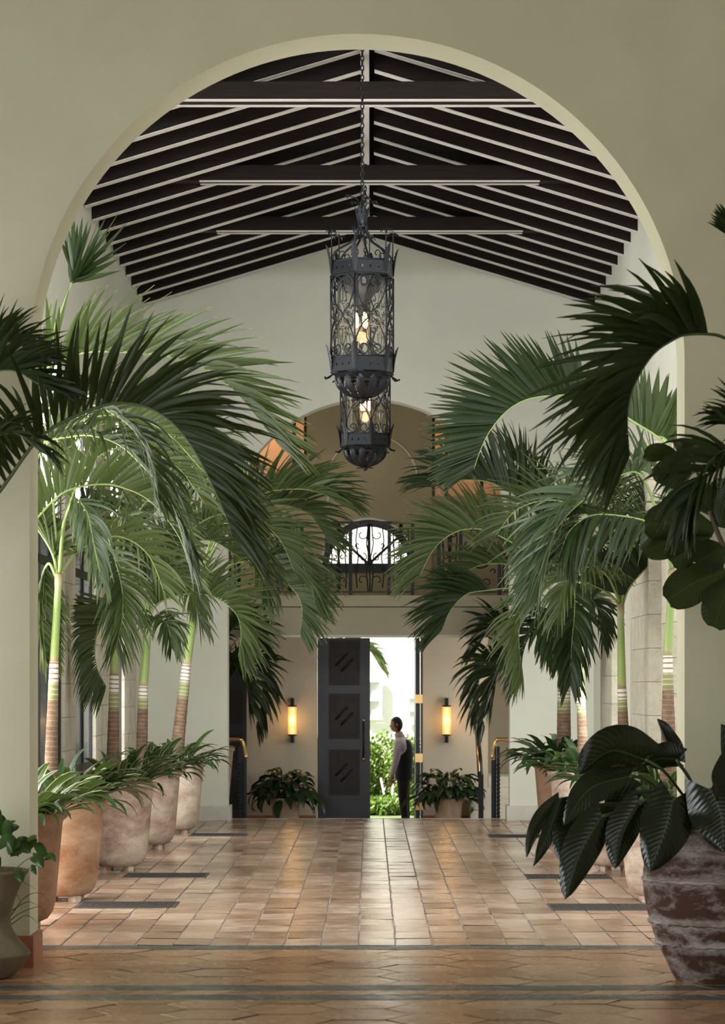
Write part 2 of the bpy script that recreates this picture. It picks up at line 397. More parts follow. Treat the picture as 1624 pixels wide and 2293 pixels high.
# rafters, one object each side, with a pale underside
def rafter_mesh(s):
    m1 = MB(); x0, x1 = (.05, 3.29) if s > 0 else (-3.29, -.05)
    if s < 0: x0, x1 = x1, x0
    q = lambda x: roofz(x)
    pts = [(x0, q(x0)), (x1, q(x1)), (x1, q(x1)+.34), (x0, q(x0)+.34)]
    if s < 0: pts = pts[::-1]
    m1.poly(pts, 0, .13)
    m2 = MB(); pts = [(x0, q(x0)-.010), (x1, q(x1)-.010), (x1, q(x1)), (x0, q(x0))]
    if s < 0: pts = pts[::-1]
    m2.poly(pts, -.005, .135)
    return m1.mesh('rafter', BEAM), m2.mesh('pale_underside', LATH)
rms = {s: rafter_mesh(s) for s in (-1, 1)}
k = 0; y = 38.92
while y > 19.6:
    for s in (-1, 1):
        r = place(rms[s][0], 'rafter', roof); r.location = (0, y-.065+R_.uniform(-.02, .02), R_.uniform(-.008, .008))
        u = place(rms[s][1], 'pale_underside', r)
        if k == 0: u['label'] = 'pale underside of the rafter'
    y -= .885; k += 1
for (ty, td) in ((27.10, .31), (31.47, .22), (34.95, .20), (23.0, .3)):
    t = MB().box(-2.7, 2.7, ty, ty+td, 7.912, 8.092).build('tie_beam', BEAM, roof)
    e_ = td*.16; mb = MB().box(-2.0, 2.0, ty-.01, ty+e_, 7.897, 7.912).box(-2.0, 2.0, ty+td-e_, ty+td, 7.897, 7.912)
    mb.build('pale_edge_strip', LATH, t)
MB().box(-.095, -.005, NY1, 39.05, 8.40, 8.75).build('ridge_board', LATH, roof, 'pale ridge board along the roof peak')

# coral stone pilasters on the side walls, each block its own piece
def pilaster(n, x0, x1, y0, y1, top, zoff, label):
    base = struct(MB().box(min(x0, x1)+.01, max(x0, x1)-.01, y0+.01, y1-.01, 0, top).build('trim_%d' % n, GROUT), label)
    z = 0; h = .36; first = True
    while z < top-.05:
        zz = min(z+(zoff if first else h), top); first = False
        b = MB().box(min(x0, x1), max(x0, x1), y0, y1, z+.004, zz-.004).build('stone_block', CORAL, base); z = zz
pilaster(1, 2.977, XR, 28.6, 30.6, 4.6, .22, 'coral stone pilaster on the right hall wall, second from the near arch')
pilaster(2, 3.04, XR, 26.9, 27.9, 4.6, .10, 'narrow coral stone pilaster on the right hall wall beside the near pier')
pilaster(3, 3.10, XR, 34.3, 36.0, 4.6, .30, 'coral stone pilaster on the right hall wall nearest the far arch')
pilaster(4, XL, -3.24, 28.5, 29.5, 5.4, .2, 'coral stone pilaster on the left hall wall behind the nearest ringed trunk')
pilaster(5, XL, -3.24, 31.7, 33.5, 5.4, .3, 'coral stone pilaster on the left hall wall between two dark windows')
pilaster(6, XL, -3.24, 35.4, 37.2, 5.4, .25, 'coral stone pilaster on the left hall wall nearest the far arch')
# dark framed tall windows between the left pilasters
def side_window(n, X, s, y0, y1):
    a, b = sorted((X+s*.0, X+s*.03)); f = MB()
    for yy in (y0, y0+(y1-y0)*.5-.04, y1-.1): f.box(a, b, yy, yy+.1, 0, 5.5)
    for zz in (0, 1.0, 3.2, 3.65, 5.4): f.box(a+.001, b-.001, y0, y1, zz, zz+.09)
    o = struct(f.build('window_%d' % n, STEEL), 'tall dark framed window in the left hall wall' if s > 0 else None)
    for (ya, yb) in ((y0+.1, y0+(y1-y0)*.5-.04), (y0+(y1-y0)*.5+.06, y1-.1)):
        MB().box(X+s*.004, X+s*.012, ya, yb, .09, 3.65).build('pane', BGLASS, o); MB().box(X+s*.004, X+s*.012, ya, yb, 3.74, 5.4).build('pane', WGLASS, o)
side_window(1, XL, 1, 26.5, 28.4); side_window(2, XL, 1, 29.6, 31.6); side_window(3, XL, 1, 33.6, 35.3)
# stone plinths of the far arch
for n, (x0, x1) in enumerate(((-3.29, -2.03), (2.00, 3.26))):
    mb = MB().box(x0, x1, FY0-.05, FY0-.0005, 0, .22)
    mb.box(*( (x1-.045, x1, FY0-.0005, FY1+.05, 0, .22) if n == 0 else (x0, x0+.045, FY0-.0005, FY1+.05, 0, .22)))
    struct(mb.build('trim_%d' % (7+n), LIME), 'pale limestone plinth at the %s foot of the far arch' % ('left', 'right')[n])

# ---------------------------------------------------------------- floor
floor = struct(MB().box(-6.2, 6.2, -6, 39.62, -.35, -.004).build('floor', GROUT), 'hall floor of warm terracotta tiles with grey slate bands')
MB().box(-3.3, 3.3, 39.62, 39.76, -.20, .002).build('stone_nosing', LIME, floor, 'pale stone nosing at the far edge of the floor')
def tile_geo(mb, poly, zc, tilt, tint=None):
    # poly: list of (x, y); thin tile with eased edge
    n = len(poly); cx = sum(p[0] for p in poly)/n; cy = sum(p[1] for p in poly)/n
    tx, ty = tilt; h = lambda x, y: zc+tx*(x-cx)+ty*(y-cy)
    top = [(cx+(x-cx)*(1-.006/max(.05, math.hypot(x-cx, y-cy))), cy+(y-cy)*(1-.012/max(.05, math.hypot(x-cx, y-cy)))) for x, y in poly]
    vs = [(x, y, h(x, y)) for x, y in top]+[(x, y, h(x, y)-.002) for x, y in poly]+[(x, y, -.0045) for x, y in poly]
    fs = [tuple(range(n))]+[(n+i, n+(i+1) % n, (i+1) % n, i) for i in range(n)]+[(2*n+i, 2*n+(i+1) % n, n+(i+1) % n, n+i) for i in range(n)]
    mb.add(vs, fs, False, tint=[tint or 0.0]*len(vs), edge=[0.0]*n+[.75]*n+[1.0]*n)  # side faces coloured dark towards the base, painting in the shade of the joints
GRATES = [(-2.63, -1.74, 23.83, 24.52), (-2.55, -1.69, 27.57, 28.24), (-2.37, -1.62, 35.06, 35.75),
          (1.60, 2.50, 23.6, 24.28), (1.61, 2.49, 27.4, 28.05), (1.56, 2.30, 34.75, 35.45)]
def hidden_by_grate(x0, x1, y0, y1):
    for g in GRATES:
        if x1 > g[0]+.02 and x0 < g[1]-.02 and y1 > g[2]+.02 and y0 < g[3]-.02: return True
    return False
TW, TD, GP = .284, .5628, .011
variants = []
for i in range(14):
    mb = MB(); j = lambda: R_.uniform(-.006, .006)
    hw, hd = TW/2-GP/2, TD/2-GP/2
    pl = [(-hw+j(), -hd+j()), (hw+j(), -hd+j()), (hw+j(), hd+j()), (-hw+j(), hd+j())]
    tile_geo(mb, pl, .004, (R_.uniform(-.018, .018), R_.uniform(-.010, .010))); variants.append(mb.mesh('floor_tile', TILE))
rest = MB(); count = 0
Y0 = 20.45; rows = 34
for r in range(rows):
    yc = Y0+TD*(r+.5)
    for c in range(-12, 12):
        xc = -.085+TW*(c+.5)
        if xc-TW/2 < XL or xc+TW/2 > XR: continue
        if hidden_by_grate(xc-TW/2, xc+TW/2, yc-TD/2, yc+TD/2):
            # tile cut round the grille: keep what lies outside its rectangle
            x0, x1, y0, y1 = xc-TW/2+GP/2, xc+TW/2-GP/2, yc-TD/2+GP/2, yc+TD/2-GP/2
            g = next(g for g in GRATES if x1 > g[0] and x0 < g[1] and y1 > g[2] and y0 < g[3])
            tn = R_.random()
            for (a0, a1, b0, b1) in ((x0, min(x1, g[0]-.003), y0, y1), (max(x0, g[1]+.003), x1, y0, y1),
                                     (max(x0, g[0]-.003), min(x1, g[1]+.003), y0, min(y1, g[2]-.003)), (max(x0, g[0]-.003), min(x1, g[1]+.003), max(y0, g[3]+.003), y1)):
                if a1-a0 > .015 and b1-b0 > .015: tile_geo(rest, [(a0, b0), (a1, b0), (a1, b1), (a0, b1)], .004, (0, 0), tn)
            continue
        if count < 290:
            o = place(R_.choice(variants), 'floor_tile', floor); o.location = (xc, yc, R_.uniform(-.001, .0015))
            if R_.random() < .5: o.rotation_euler = (0, 0, PI)
            count += 1
        else:
            hw, hd = TW/2-GP/2, TD/2-GP/2
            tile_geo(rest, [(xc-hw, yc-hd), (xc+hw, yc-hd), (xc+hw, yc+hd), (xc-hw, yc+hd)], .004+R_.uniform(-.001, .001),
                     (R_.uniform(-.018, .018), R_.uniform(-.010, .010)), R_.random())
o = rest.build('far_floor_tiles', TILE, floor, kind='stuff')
MB().box(-3.6, 3.6, 14.58, 20.45, -.0045, -.0025).build('dark_grout', mat('dark_grout', (.06, .045, .035), .9), floor)
def clip(poly, axis, lim, keep_less):
    out = []
    for i in range(len(poly)):
        a, b = poly[i], poly[(i+1) % len(poly)]
        ina = (a[axis] < lim) == keep_less; inb = (b[axis] < lim) == keep_less
        if ina: out.append(a)
        if ina != inb:
            t = (lim-a[axis])/(b[axis]-a[axis]); out.append((a[0]+(b[0]-a[0])*t, a[1]+(b[1]-a[1])*t))
    return out
def hexzone(y0, y1, x0, x1, ph):
    a = .305; hh = a*.866; c = 0
    nx = int((x1-x0)/(1.5*a))+3
    for i in range(nx):
        for j in range(-1, int((y1-y0)/(2*hh))+3):
            cx = x0+i*1.5*a+ph; cy = y0+j*2*hh+(hh if i % 2 else 0)
            g = .986
            pl = [(cx+a*g*math.cos(PI/3*k), cy+a*g*math.sin(PI/3*k)) for k in range(6)]
            pl = clip(pl, 1, y0+.005, False)
            if len(pl) > 2: pl = clip(pl, 1, y1-.005, True)
            if len(pl) > 2: pl = clip(pl, 0, x0, False)
            if len(pl) > 2: pl = clip(pl, 0, x1, True)
            if len(pl) < 3: continue
            ar = abs(sum(pl[k][0]*pl[(k+1) % len(pl)][1]-pl[(k+1) % len(pl)][0]*pl[k][1] for k in range(len(pl))))/2
            if ar < .004: continue
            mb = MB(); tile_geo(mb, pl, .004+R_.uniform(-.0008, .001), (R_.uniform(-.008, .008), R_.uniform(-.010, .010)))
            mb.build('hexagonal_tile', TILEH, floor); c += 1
    return c
def slant_band(y0, y1, x0, x1, lean, name, mt):
    p = .332; x = x0
    while x < x1:
        s = lean*(y1-y0)*.577
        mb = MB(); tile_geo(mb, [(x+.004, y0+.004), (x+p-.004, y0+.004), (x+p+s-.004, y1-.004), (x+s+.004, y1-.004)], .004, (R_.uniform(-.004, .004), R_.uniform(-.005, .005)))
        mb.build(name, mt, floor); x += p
slant_band(20.13, 20.44, -3.5, 3.3, 1, 'slate_tile', SLATE)
hexzone(17.73, 20.13, -3.4, 3.4, .1)
slant_band(17.45, 17.73, -3.0, 3.0, -1, 'slate_tile', SLATE)
slant_band(17.20, 17.45, -3.0, 3.0, 1, 'small_terracotta_tile', TILEH)
slant_band(16.92, 17.20, -3.0, 3.0, -1, 'slate_tile', SLATE)
hexzone(14.6, 16.92, -3.0, 3.0, .2)
MB().box(-6.1, 6.1, -5.9, 14.58, -.004, .003).build('loggia_floor_field', TILEH, floor, kind='stuff')
# floor grilles
glab = ['black slotted floor grille beside the orange planter on the left', 'black slotted floor grille beside the pale third planter on the left',
        'farthest left floor grille, beside the smallest-looking planter', 'nearest right floor grille, partly behind the whitewashed jar',
        'right floor grille under the hanging tip of the largest glossy leaf', 'farthest right floor grille, near the foot of the far arch']
for g, lb in zip(GRATES, glab):
    x0, x1, y0, y1 = g; cx, cy = (x0+x1)/2, (y0+y1)/2
    t = thing('floor_grille', (cx, cy, 0), lb, 'grille', 'slotted floor grilles')
    hw, hd = (x1-x0)/2, (y1-y0)/2
    MB().box(-hw, hw, -hd, -hd+.02, -.003, .008).box(-hw, hw, hd-.02, hd, -.003, .008).box(-hw, -hw+.02, -hd+.02, hd-.02, -.003, .008).box(hw-.02, hw, -hd+.02, hd-.02, -.003, .008).build('frame', GRILL, t)
    MB().box(-hw+.02, hw-.02, -hd+.02, hd-.02, -.0035, -.002).build('dark_pit', PLANK, t)
    mb = MB(); nb = 44; w_ = (2*hw-.04)/nb
    for i in range(nb): xx = -hw+.02+w_*(i+.25); mb.box(xx, xx+w_*.5, -hd+.021, hd-.021, -.001, .007)
    mb.build('slats', GRILL, t, kind='stuff')


# ================================================================ plants
def leaf_mesh(length, width, e0, bend, mt, segs=9, shape='lance', fold=.25, petiole=0.0, name='leaf', twist=0.0):
    mb = MB(); p = Vector((0, 0, 0)); ang = e0; rows = []; ds = (length+petiole)/segs
    al, ac, vs = [], [], []
    tot = length+petiole
    for i in range(segs+1):
        s = i/segs; q = max(0.0, (s*tot-petiole)/length)
        if shape == 'lance': wd = width*(math.sin(PI*min(1, q*.96+.02))**.8)*(1-.25*q)
        elif shape == 'heart': wd = width*(math.sin(PI*min(1, .22+.78*q))**.75) if s*tot >= petiole-1e-6 else 0
        else: wd = width*math.sin(PI*min(1, .06+.92*q**1.5))**.6
        wd = max(wd, .004)
        d = Vector((math.cos(ang), 0, math.sin(ang))); nrm = Vector((-math.sin(ang), 0, math.cos(ang)))
        tw = twist*s; sd = Vector((0, 1, 0))*math.cos(tw)+nrm*math.sin(tw); up = nrm*math.cos(tw)-Vector((0, 1, 0))*math.sin(tw)
        for c in (-1, -.5, 0, .5, 1):
            wave = .06*wd*math.sin(s*14+c*2)*abs(c)
            vs.append(p+sd*wd*.5*c+up*(fold*wd*.5*abs(c)+wave)); al.append(s); ac.append(c)
        p = p+d*ds; ang -= bend/segs*(1.6*s+.2)
    fs = [(i*5+k, i*5+k+1, (i+1)*5+k+1, (i+1)*5+k) for i in range(segs) for k in range(4)]
    mb.add(vs, fs, True, along=al, across=ac)
    return mb.mesh(name, mt)
LV = {}
for key, mt in (('asp', ASP), ('var', VAR), ('dark', DARKF)):
    LV[key] = [leaf_mesh(R_.uniform(.40, .60), R_.uniform(.085, .125), R_.uniform(1.0, 1.45), R_.uniform(1.0, 2.4), mt, twist=R_.uniform(-.5, .5), petiole=.08) for _ in range(7)]
def scatter_leaves(parent, n, meshes, r, z, sc=(.8, 1.15), lean=.35, rnd=None, az0=0, az1=2*PI):
    rnd = rnd or R_
    for i in range(n):
        a = az0+(az1-az0)*(i+rnd.random())/n; q = r*math.sqrt(rnd.random())
        az = a+rnd.uniform(-.5, .5); s = rnd.uniform(*sc); px_ = parent.location.x
        for _ in range(30):
            if -3.16 < px_+q*math.cos(a)+.62*s*math.cos(az) < 3.12: break
            a = rnd.uniform(az0, az1); az = a+rnd.uniform(-.3, .3)
        o = place(rnd.choice(meshes), 'leaf', parent)
        o.location = (q*math.cos(a), q*math.sin(a), z)
        o.rotation_euler = (rnd.uniform(-.15, .15), lean*(q/r)+rnd.uniform(-.1, .25), az)
        o.scale = (s, s, s)

POT = [(0, .05), (.20, .05), (.255, .075), (.295, .13), (.318, .21), (.33, .32), (.345, .48), (.362, .68), (.376, .85), (.382, .878), (.405, .895), (.422, .915), (.42, .935), (.405, .945), (.375, .94), (.36, .90), (.35, .86)]
pot_meshes = {}
def pot_parts(t, mt, rot=0):
    if mt.name not in pot_meshes: pot_meshes[mt.name] = MB().lathe(POT, 48, wob=.004).mesh('pot', mt)
    p = place(pot_meshes[mt.name], 'pot', t); p.rotation_euler = (0, 0, rot)
    if 'soil' not in pot_meshes:
        pot_meshes['soil'] = MB().lathe([(.352, .86), (.25, .872), (0, .88)], 24).mesh('soil', SOIL)
        pot_meshes['foot'] = MB().box(-.05, .05, -.035, .035, 0, .055).mesh('foot', CLAY_P)
    place(pot_meshes['soil'], 'soil', t)
    for k in range(4):
        a = PI/4+PI/2*k; f = place(pot_meshes['foot'], 'foot', t); f.location = (.17*math.cos(a), .17*math.sin(a), 0); f.rotation_euler = (0, 0, a)

def frond(t, ctrl, L=.60, mt=PALM, stem=STEM, n=42, t0=.18, spread=.75, k0=.35, k1=1.5, w=.034, droop=.35, flip=1, rs=.011, seed=0, one=0, name='frond', label=None, clampx=True, fan=0):
    rnd = random.Random(seed*7919+n); org = t.location
    pts = catmull([P(*c) for c in ctrl], 44); pts = [p-org for p in pts]; m = len(pts)
    T = [(pts[min(i+1, m-1)]-pts[max(0, i-1)]).normalized() for i in range(m)]
    B = Vector((0, 0, 0))
    if clampx:
        pts = [Vector((max(-3.12, min(3.08, (p+org).x)), (p+org).y, (p+org).z))-org for p in pts]
    for i in range(m-1): B += T[i].cross(T[i+1])
    if B.length < .12: B = T[0].cross(Vector((0, 0, 1)))*-1 if abs(T[0].z) < .9 else Vector((0, 1, 0))
    B.normalize()
    mb = MB(); AL = []; VS = []; FS = []
    SEG = 6; wp = (.45, .95, 1.0, .9, .68, .4, .06)
    for j in range(n):
        tt = t0+(1-t0)*(j+.5)/n; u = tt*(m-1); i = min(int(u), m-2); fr = u-i
        base = pts[i].lerp(pts[i+1], fr); tan = T[i].lerp(T[i+1], fr).normalized()
        Nn = -(B.cross(tan)).normalized()*flip
        for sg in (-1, 1):
            if one and sg != one: continue
            v = spread*rnd.uniform(.55, 1.35)
            kk = k0+(k1-k0)*max(0, tt)**1.6+rnd.uniform(-.1, .1)
            d = (Nn*math.cos(v)+B*sg*math.sin(v)+tan*kk).normalized()
            if fan:
                ph = rnd.uniform(0, 2*PI); s_ = rnd.uniform(.1, 1)*fan; d = (tan+Nn*math.cos(ph)*s_+B*math.sin(ph)*s_).normalized()
            q = (tt-t0)/(1-t0)
            ln = L*(.62+.55*math.sin(PI*(.12+.72*q)))*(1-.35*q*q)*rnd.uniform(.88, 1.1)
            W = tan-d*tan.dot(d)
            W = W.normalized() if W.length > .05 else B.cross(d).normalized()
            nrm = d.cross(W); tw = rnd.uniform(-.5, .5); W = (W*math.cos(tw)+nrm*math.sin(tw))
            p = base.copy(); dr = droop*rnd.uniform(.4, 1.6); wd = w*1.22*rnd.uniform(.8, 1.2)*(1-.3*q)
            o = len(VS)
            for s in range(SEG+1):
                ws = wd*wp[s]*.5; f = W.cross(d)*wd*.16
                VS += [p-W*ws, p+f*wp[s], p+W*ws]; AL += [s/SEG]*3
                d = (d+Vector((0, 0, -1))*dr/SEG*(1+s*.35)).normalized(); p = p+d*ln/SEG
                W = (W-d*W.dot(d)).normalized()
            for s in range(SEG):
                a = o+3*s; FS += [(a, a+1, a+4, a+3), (a+1, a+2, a+5, a+4)]
    if clampx:
        for q in VS:
            x = q.x+org.x
            if x > 3.06: q.x = 3.06+.17*(1-math.exp(-(x-3.06)/.35))-org.x
            if x < -3.10: q.x = -3.10-.15*(1-math.exp((x+3.10)/.35))-org.x
    mb.add(VS, FS, True, along=AL)
    o = mb.build(name, mt, t, label)
    rb = MB().tube(pts, [rs*(1.25-.95*i/(m-1)) for i in range(m)], 6)
    rb.build('rachis', stem, o)
    return o

def palm(name, pos, potmat, label, trunk=None, cat='potted palm', rot=0, leaves=None, group='terracotta planters with palms along the hall', nl=50, lsc=(.8, 1.15), seed=1):
    t = thing(name, pos, label, cat, group)
    pot_parts(t, potmat, rot)
    rnd = random.Random(seed)
    if trunk:
        Z, base, belt, top, rb, rt = trunk[:6]
        o = t.location
        pb, pm, pt = P(*base, Z)-o, P(*belt, Z)-o, P(*top, Z)-o
        mid = pb.lerp(pm, .5)+Vector(trunk[6]) if len(trunk) > 6 else pb.lerp(pm, .5)
        root = pb+(pb-pm).normalized()*0; root = Vector((pb.x, pb.y, .865))
        path = catmull([root, pb, mid, pm], 40)
        m = len(path); rad = [(rb*1.12 if i == 0 else rb+(rt-rb)*(i/(m-1))**.8)*(1+.02*math.sin(i*2.1)) for i in range(m)]
        tr = MB().tube(path, rad, 20, height=1).build('trunk', TRUNK, t)
        cp = catmull([pm, pm.lerp(pt, .5), pt], 12)
        MB().tube(cp, [rt*(.97-.25*i/12)+(.006 if i > 10 else 0) for i in range(13)], 18).build('crownshaft', SHAFT, tr)
    key = leaves or ('asp', 'var')
    ms = sum([LV[k] for k in key], [])
    scatter_leaves(t, nl, ms, .27, .87, lsc, .55, rnd)
    return t
def fr(t, Z, lst, **kw):
    return frond(t, [(x, y, Z+dz) for x, y, dz in lst], **kw)

# ---- left row
p1 = palm('potted_palm', (-2.90, 22.0, 0), CLAY_B, 'terracotta planter half hidden behind the left pier, lit yellow-green palm above it', seed=11, leaves=('var', 'asp'),
          trunk=(22.0, (26, 1700), (30, 1500), (36, 1240), .072, .046))
fr(p1, 22, [(36, 1250, 0), (60, 1190, 0), (83, 1160, 0), (144, 1102, 0), (224, 1084, .1), (288, 1096, .15), (343, 1128, .2), (400, 1200, .25), (432, 1290, .3)], L=.42, seed=1, spread=.5, droop=.15, n=46, mt=PALM)
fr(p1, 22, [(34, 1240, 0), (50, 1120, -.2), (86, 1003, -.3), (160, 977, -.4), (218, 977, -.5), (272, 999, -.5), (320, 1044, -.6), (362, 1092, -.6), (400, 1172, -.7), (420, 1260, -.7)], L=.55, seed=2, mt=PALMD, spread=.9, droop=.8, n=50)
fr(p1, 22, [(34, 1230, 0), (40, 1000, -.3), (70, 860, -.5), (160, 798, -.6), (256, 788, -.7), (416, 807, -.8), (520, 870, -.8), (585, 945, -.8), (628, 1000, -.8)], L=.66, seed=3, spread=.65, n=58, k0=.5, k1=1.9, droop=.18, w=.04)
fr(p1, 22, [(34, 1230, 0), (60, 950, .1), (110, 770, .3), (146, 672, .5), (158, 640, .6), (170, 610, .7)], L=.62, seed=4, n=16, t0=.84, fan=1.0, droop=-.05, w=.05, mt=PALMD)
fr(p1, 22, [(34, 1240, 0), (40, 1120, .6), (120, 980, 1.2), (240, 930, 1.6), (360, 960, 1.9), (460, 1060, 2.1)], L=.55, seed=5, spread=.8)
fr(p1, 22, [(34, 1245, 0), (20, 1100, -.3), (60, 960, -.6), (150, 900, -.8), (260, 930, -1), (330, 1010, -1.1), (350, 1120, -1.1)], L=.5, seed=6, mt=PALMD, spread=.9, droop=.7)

p2 = palm('potted_palm.001', (-2.83, 24.72, 0), CLAY_O, 'orange terracotta planter with dark strap leaves and the leftmost visible ringed trunk', seed=21, leaves=('asp', 'asp', 'dark', 'var'), nl=62, lsc=(.9, 1.3),
          trunk=(24.7, (115, 1690), (121, 1482), (132, 1285), .072, .043))
ZZ = 24.7
fr(p2, ZZ, [(133, 1285, 0), (143, 1173, -.1), (169, 1121, -.2), (195, 1151, -.35), (210, 1220, -.5), (228, 1300, -.6)], L=.42, seed=11, t0=.38, spread=1.2, droop=1.2, mt=PALMB, n=34, rs=.015)
fr(p2, ZZ, [(128, 1285, 0), (118, 1240, .1), (88, 1190, .3), (50, 1150, .5), (0, 1160, .7)], L=.5, seed=12, rs=.014)
fr(p2, ZZ, [(126, 1292, 0), (110, 1262, 0), (95, 1290, .1), (88, 1350, .1), (92, 1420, .1), (104, 1480, .1)], L=.40, seed=13, t0=.3, mt=PALM, spread=.8, rs=.013, flip=-1)
fr(p2, ZZ, [(136, 1282, 0), (150, 1150, .3), (200, 1040, .6), (290, 1000, .9), (390, 1040, 1.0), (460, 1130, 1.1)], L=.58, seed=14, spread=.7, t0=.25)
fr(p2, ZZ, [(134, 1282, 0), (120, 1100, .5), (150, 1010, .9), (230, 950, 1.2), (330, 960, 1.5), (420, 1040, 1.7)], L=.6, seed=15, spread=.8, t0=.3)
fr(p2, ZZ, [(138, 1285, 0), (180, 1230, .3), (260, 1200, .7), (330, 1240, 1.0), (370, 1330, 1.2)], L=.5, seed=16, spread=.9)

p3 = palm('potted_palm.002', (-2.70, 28.72, 0), CLAY_P, 'pale whitish terracotta planter, third of the left row, with striped leaves', seed=31, leaves=('var', 'var', 'asp'), lsc=(.85, 1.2), nl=54,
          trunk=(28.7, (253, 1700), (256, 1510), (258, 1335), .083, .05))
ZZ = 28.7
fr(p3, ZZ, [(257, 1335, 0), (246, 1240, -.1), (236, 1180, -.2), (247, 1220, -.5), (267, 1288, -.8), (275, 1335, -.9), (273, 1389, -1), (259, 1450, -1)], L=.58, seed=21, t0=.35, spread=.9, droop=.5, n=46)
fr(p3, ZZ, [(255, 1345, 0), (240, 1368, 0), (221, 1403, .05), (213, 1446, .1), (217, 1495, .1), (238, 1538, .1)], L=.62, seed=22, t0=.05, spread=.45, flip=1, droop=.1, k1=.9, n=42)
fr(p3, ZZ, [(258, 1335, 0), (263, 1240, 0), (275, 1165, -.1), (300, 1160, -.3), (325, 1200, -.5), (345, 1270, -.6)], L=.42, seed=23, t0=.45, spread=1.2, droop=1.2, mt=PALMB, n=28, rs=.014)
fr(p3, ZZ, [(260, 1335, 0), (285, 1200, .3), (340, 1110, .6), (420, 1080, .8), (500, 1110, 1.0), (560, 1190, 1.1)], L=.62, seed=24, spread=.7, t0=.2)
fr(p3, ZZ, [(256, 1335, 0), (230, 1200, .3), (180, 1130, .6), (110, 1130, .9), (60, 1190, 1.1)], L=.6, seed=25, spread=.7, flip=1)
fr(p3, ZZ, [(260, 1338, 0), (300, 1280, -.2), (360, 1270, -.4), (420, 1310, -.6), (450, 1400, -.7)], L=.5, seed=26, spread=.9, droop=.8)
fr(p3, ZZ, [(259, 1332, 0), (270, 1120, .5), (330, 1010, .9), (430, 980, 1.2), (520, 1030, 1.4)], L=.65, seed=27, spread=.7)

p4 = palm('potted_palm.003', (-2.68, 32.5, 0), CLAY_P, 'fourth planter of the left row, brownish with a round foot', seed=41, leaves=('asp', 'var'), lsc=(.8, 1.2), rot=2,
          trunk=(32.4, (318, 1660), (321, 1536), (333, 1390), .078, .058))
ZZ = 32.4
fr(p4, ZZ, [(334, 1385, 0), (348, 1358, 0), (371, 1342, -.1), (420, 1330, -.2), (477, 1336, -.3), (527, 1372, -.4), (540, 1418, -.4), (534, 1470, -.4)], L=.66, seed=31, t0=.15, spread=.55, droop=.25, n=50, k1=1.2, w=.045)
fr(p4, ZZ, [(333, 1385, 0), (330, 1280, 0), (345, 1200, -.1), (375, 1190, -.3), (400, 1230, -.4), (415, 1300, -.5)], L=.45, seed=32, spread=1.1, droop=1, mt=PALMB)
fr(p4, ZZ, [(333, 1385, 0), (345, 1300, .3), (400, 1230, .6), (470, 1210, .8), (540, 1250, 1)], L=.65, seed=33, spread=.7)
fr(p4, ZZ, [(331, 1385, 0), (310, 1290, .3), (270, 1240, .6), (220, 1250, .8), (190, 1310, .9)], L=.6, seed=34, spread=.7)
fr(p4, ZZ, [(333, 1388, 0), (350, 1385, -.3), (375, 1400, -.6), (385, 1450, -.7)], L=.4, seed=35, spread=1, droop=1)
fr(p4, ZZ, [(334, 1380, 0), (370, 1260, .3), (450, 1170, .5), (540, 1150, .7), (620, 1200, .8), (660, 1280, .8)], L=.7, seed=36, spread=.6, n=50)

p5 = palm('potted_palm.004', (-2.60, 35.75, 0), CLAY_P, 'farthest planter of the left row, its palm trunk leaning right', seed=51, leaves=('asp', 'var'), rot=4,
          trunk=(35.7, (398, 1670), (418, 1487), (443, 1310), .11, .062))
ZZ = 35.7
fr(p5, ZZ, [(444, 1305, 0), (470, 1285, 0), (520, 1264, 0), (573, 1257, 0), (630, 1295, 0), (665, 1330, 0), (677, 1368, 0), (672, 1420, 0)], L=.62, seed=41, t0=.3, spread=.5, droop=.2, n=52, k1=1.1, w=.045)
fr(p5, ZZ, [(445, 1300, 0), (500, 1180, -.2), (580, 1110, -.4), (660, 1095, -.5), (720, 1105, -.6), (765, 1130, -.6)], L=.75, seed=42, t0=.2, spread=.6, n=54, k0=.5, k1=1.7, w=.045)
fr(p5, ZZ, [(445, 1300, 0), (480, 1210, .2), (550, 1150, .4), (620, 1130, .6), (690, 1150, .8), (735, 1210, .8)], L=.75, seed=43, t0=.2, spread=.7, n=54, w=.045, mt=PALM)
fr(p5, ZZ, [(445, 1300, 0), (500, 1200, -.3), (570, 1185, -.5), (640, 1215, -.7), (690, 1290, -.8), (706, 1350, -.8)], L=.7, seed=44, spread=.8, n=50, w=.042)
fr(p5, ZZ, [(443, 1305, 0), (430, 1260, -.3), (433, 1270, -.6), (440, 1310, -.8), (446, 1350, -.8)], L=.5, seed=45, t0=.4, spread=1, droop=1, n=26, mt=PALM)
fr(p5, ZZ, [(446, 1302, 0), (480, 1190, -.5), (520, 1175, -.8), (569, 1234, -1), (590, 1292, -1.1), (588, 1345, -1.1)], L=.6, seed=46, spread=.9, droop=.8, w=.045, mt=PALM)
fr(p5, ZZ, [(443, 1300, 0), (420, 1180, .3), (380, 1130, .5), (330, 1160, .6)], L=.6, seed=47)

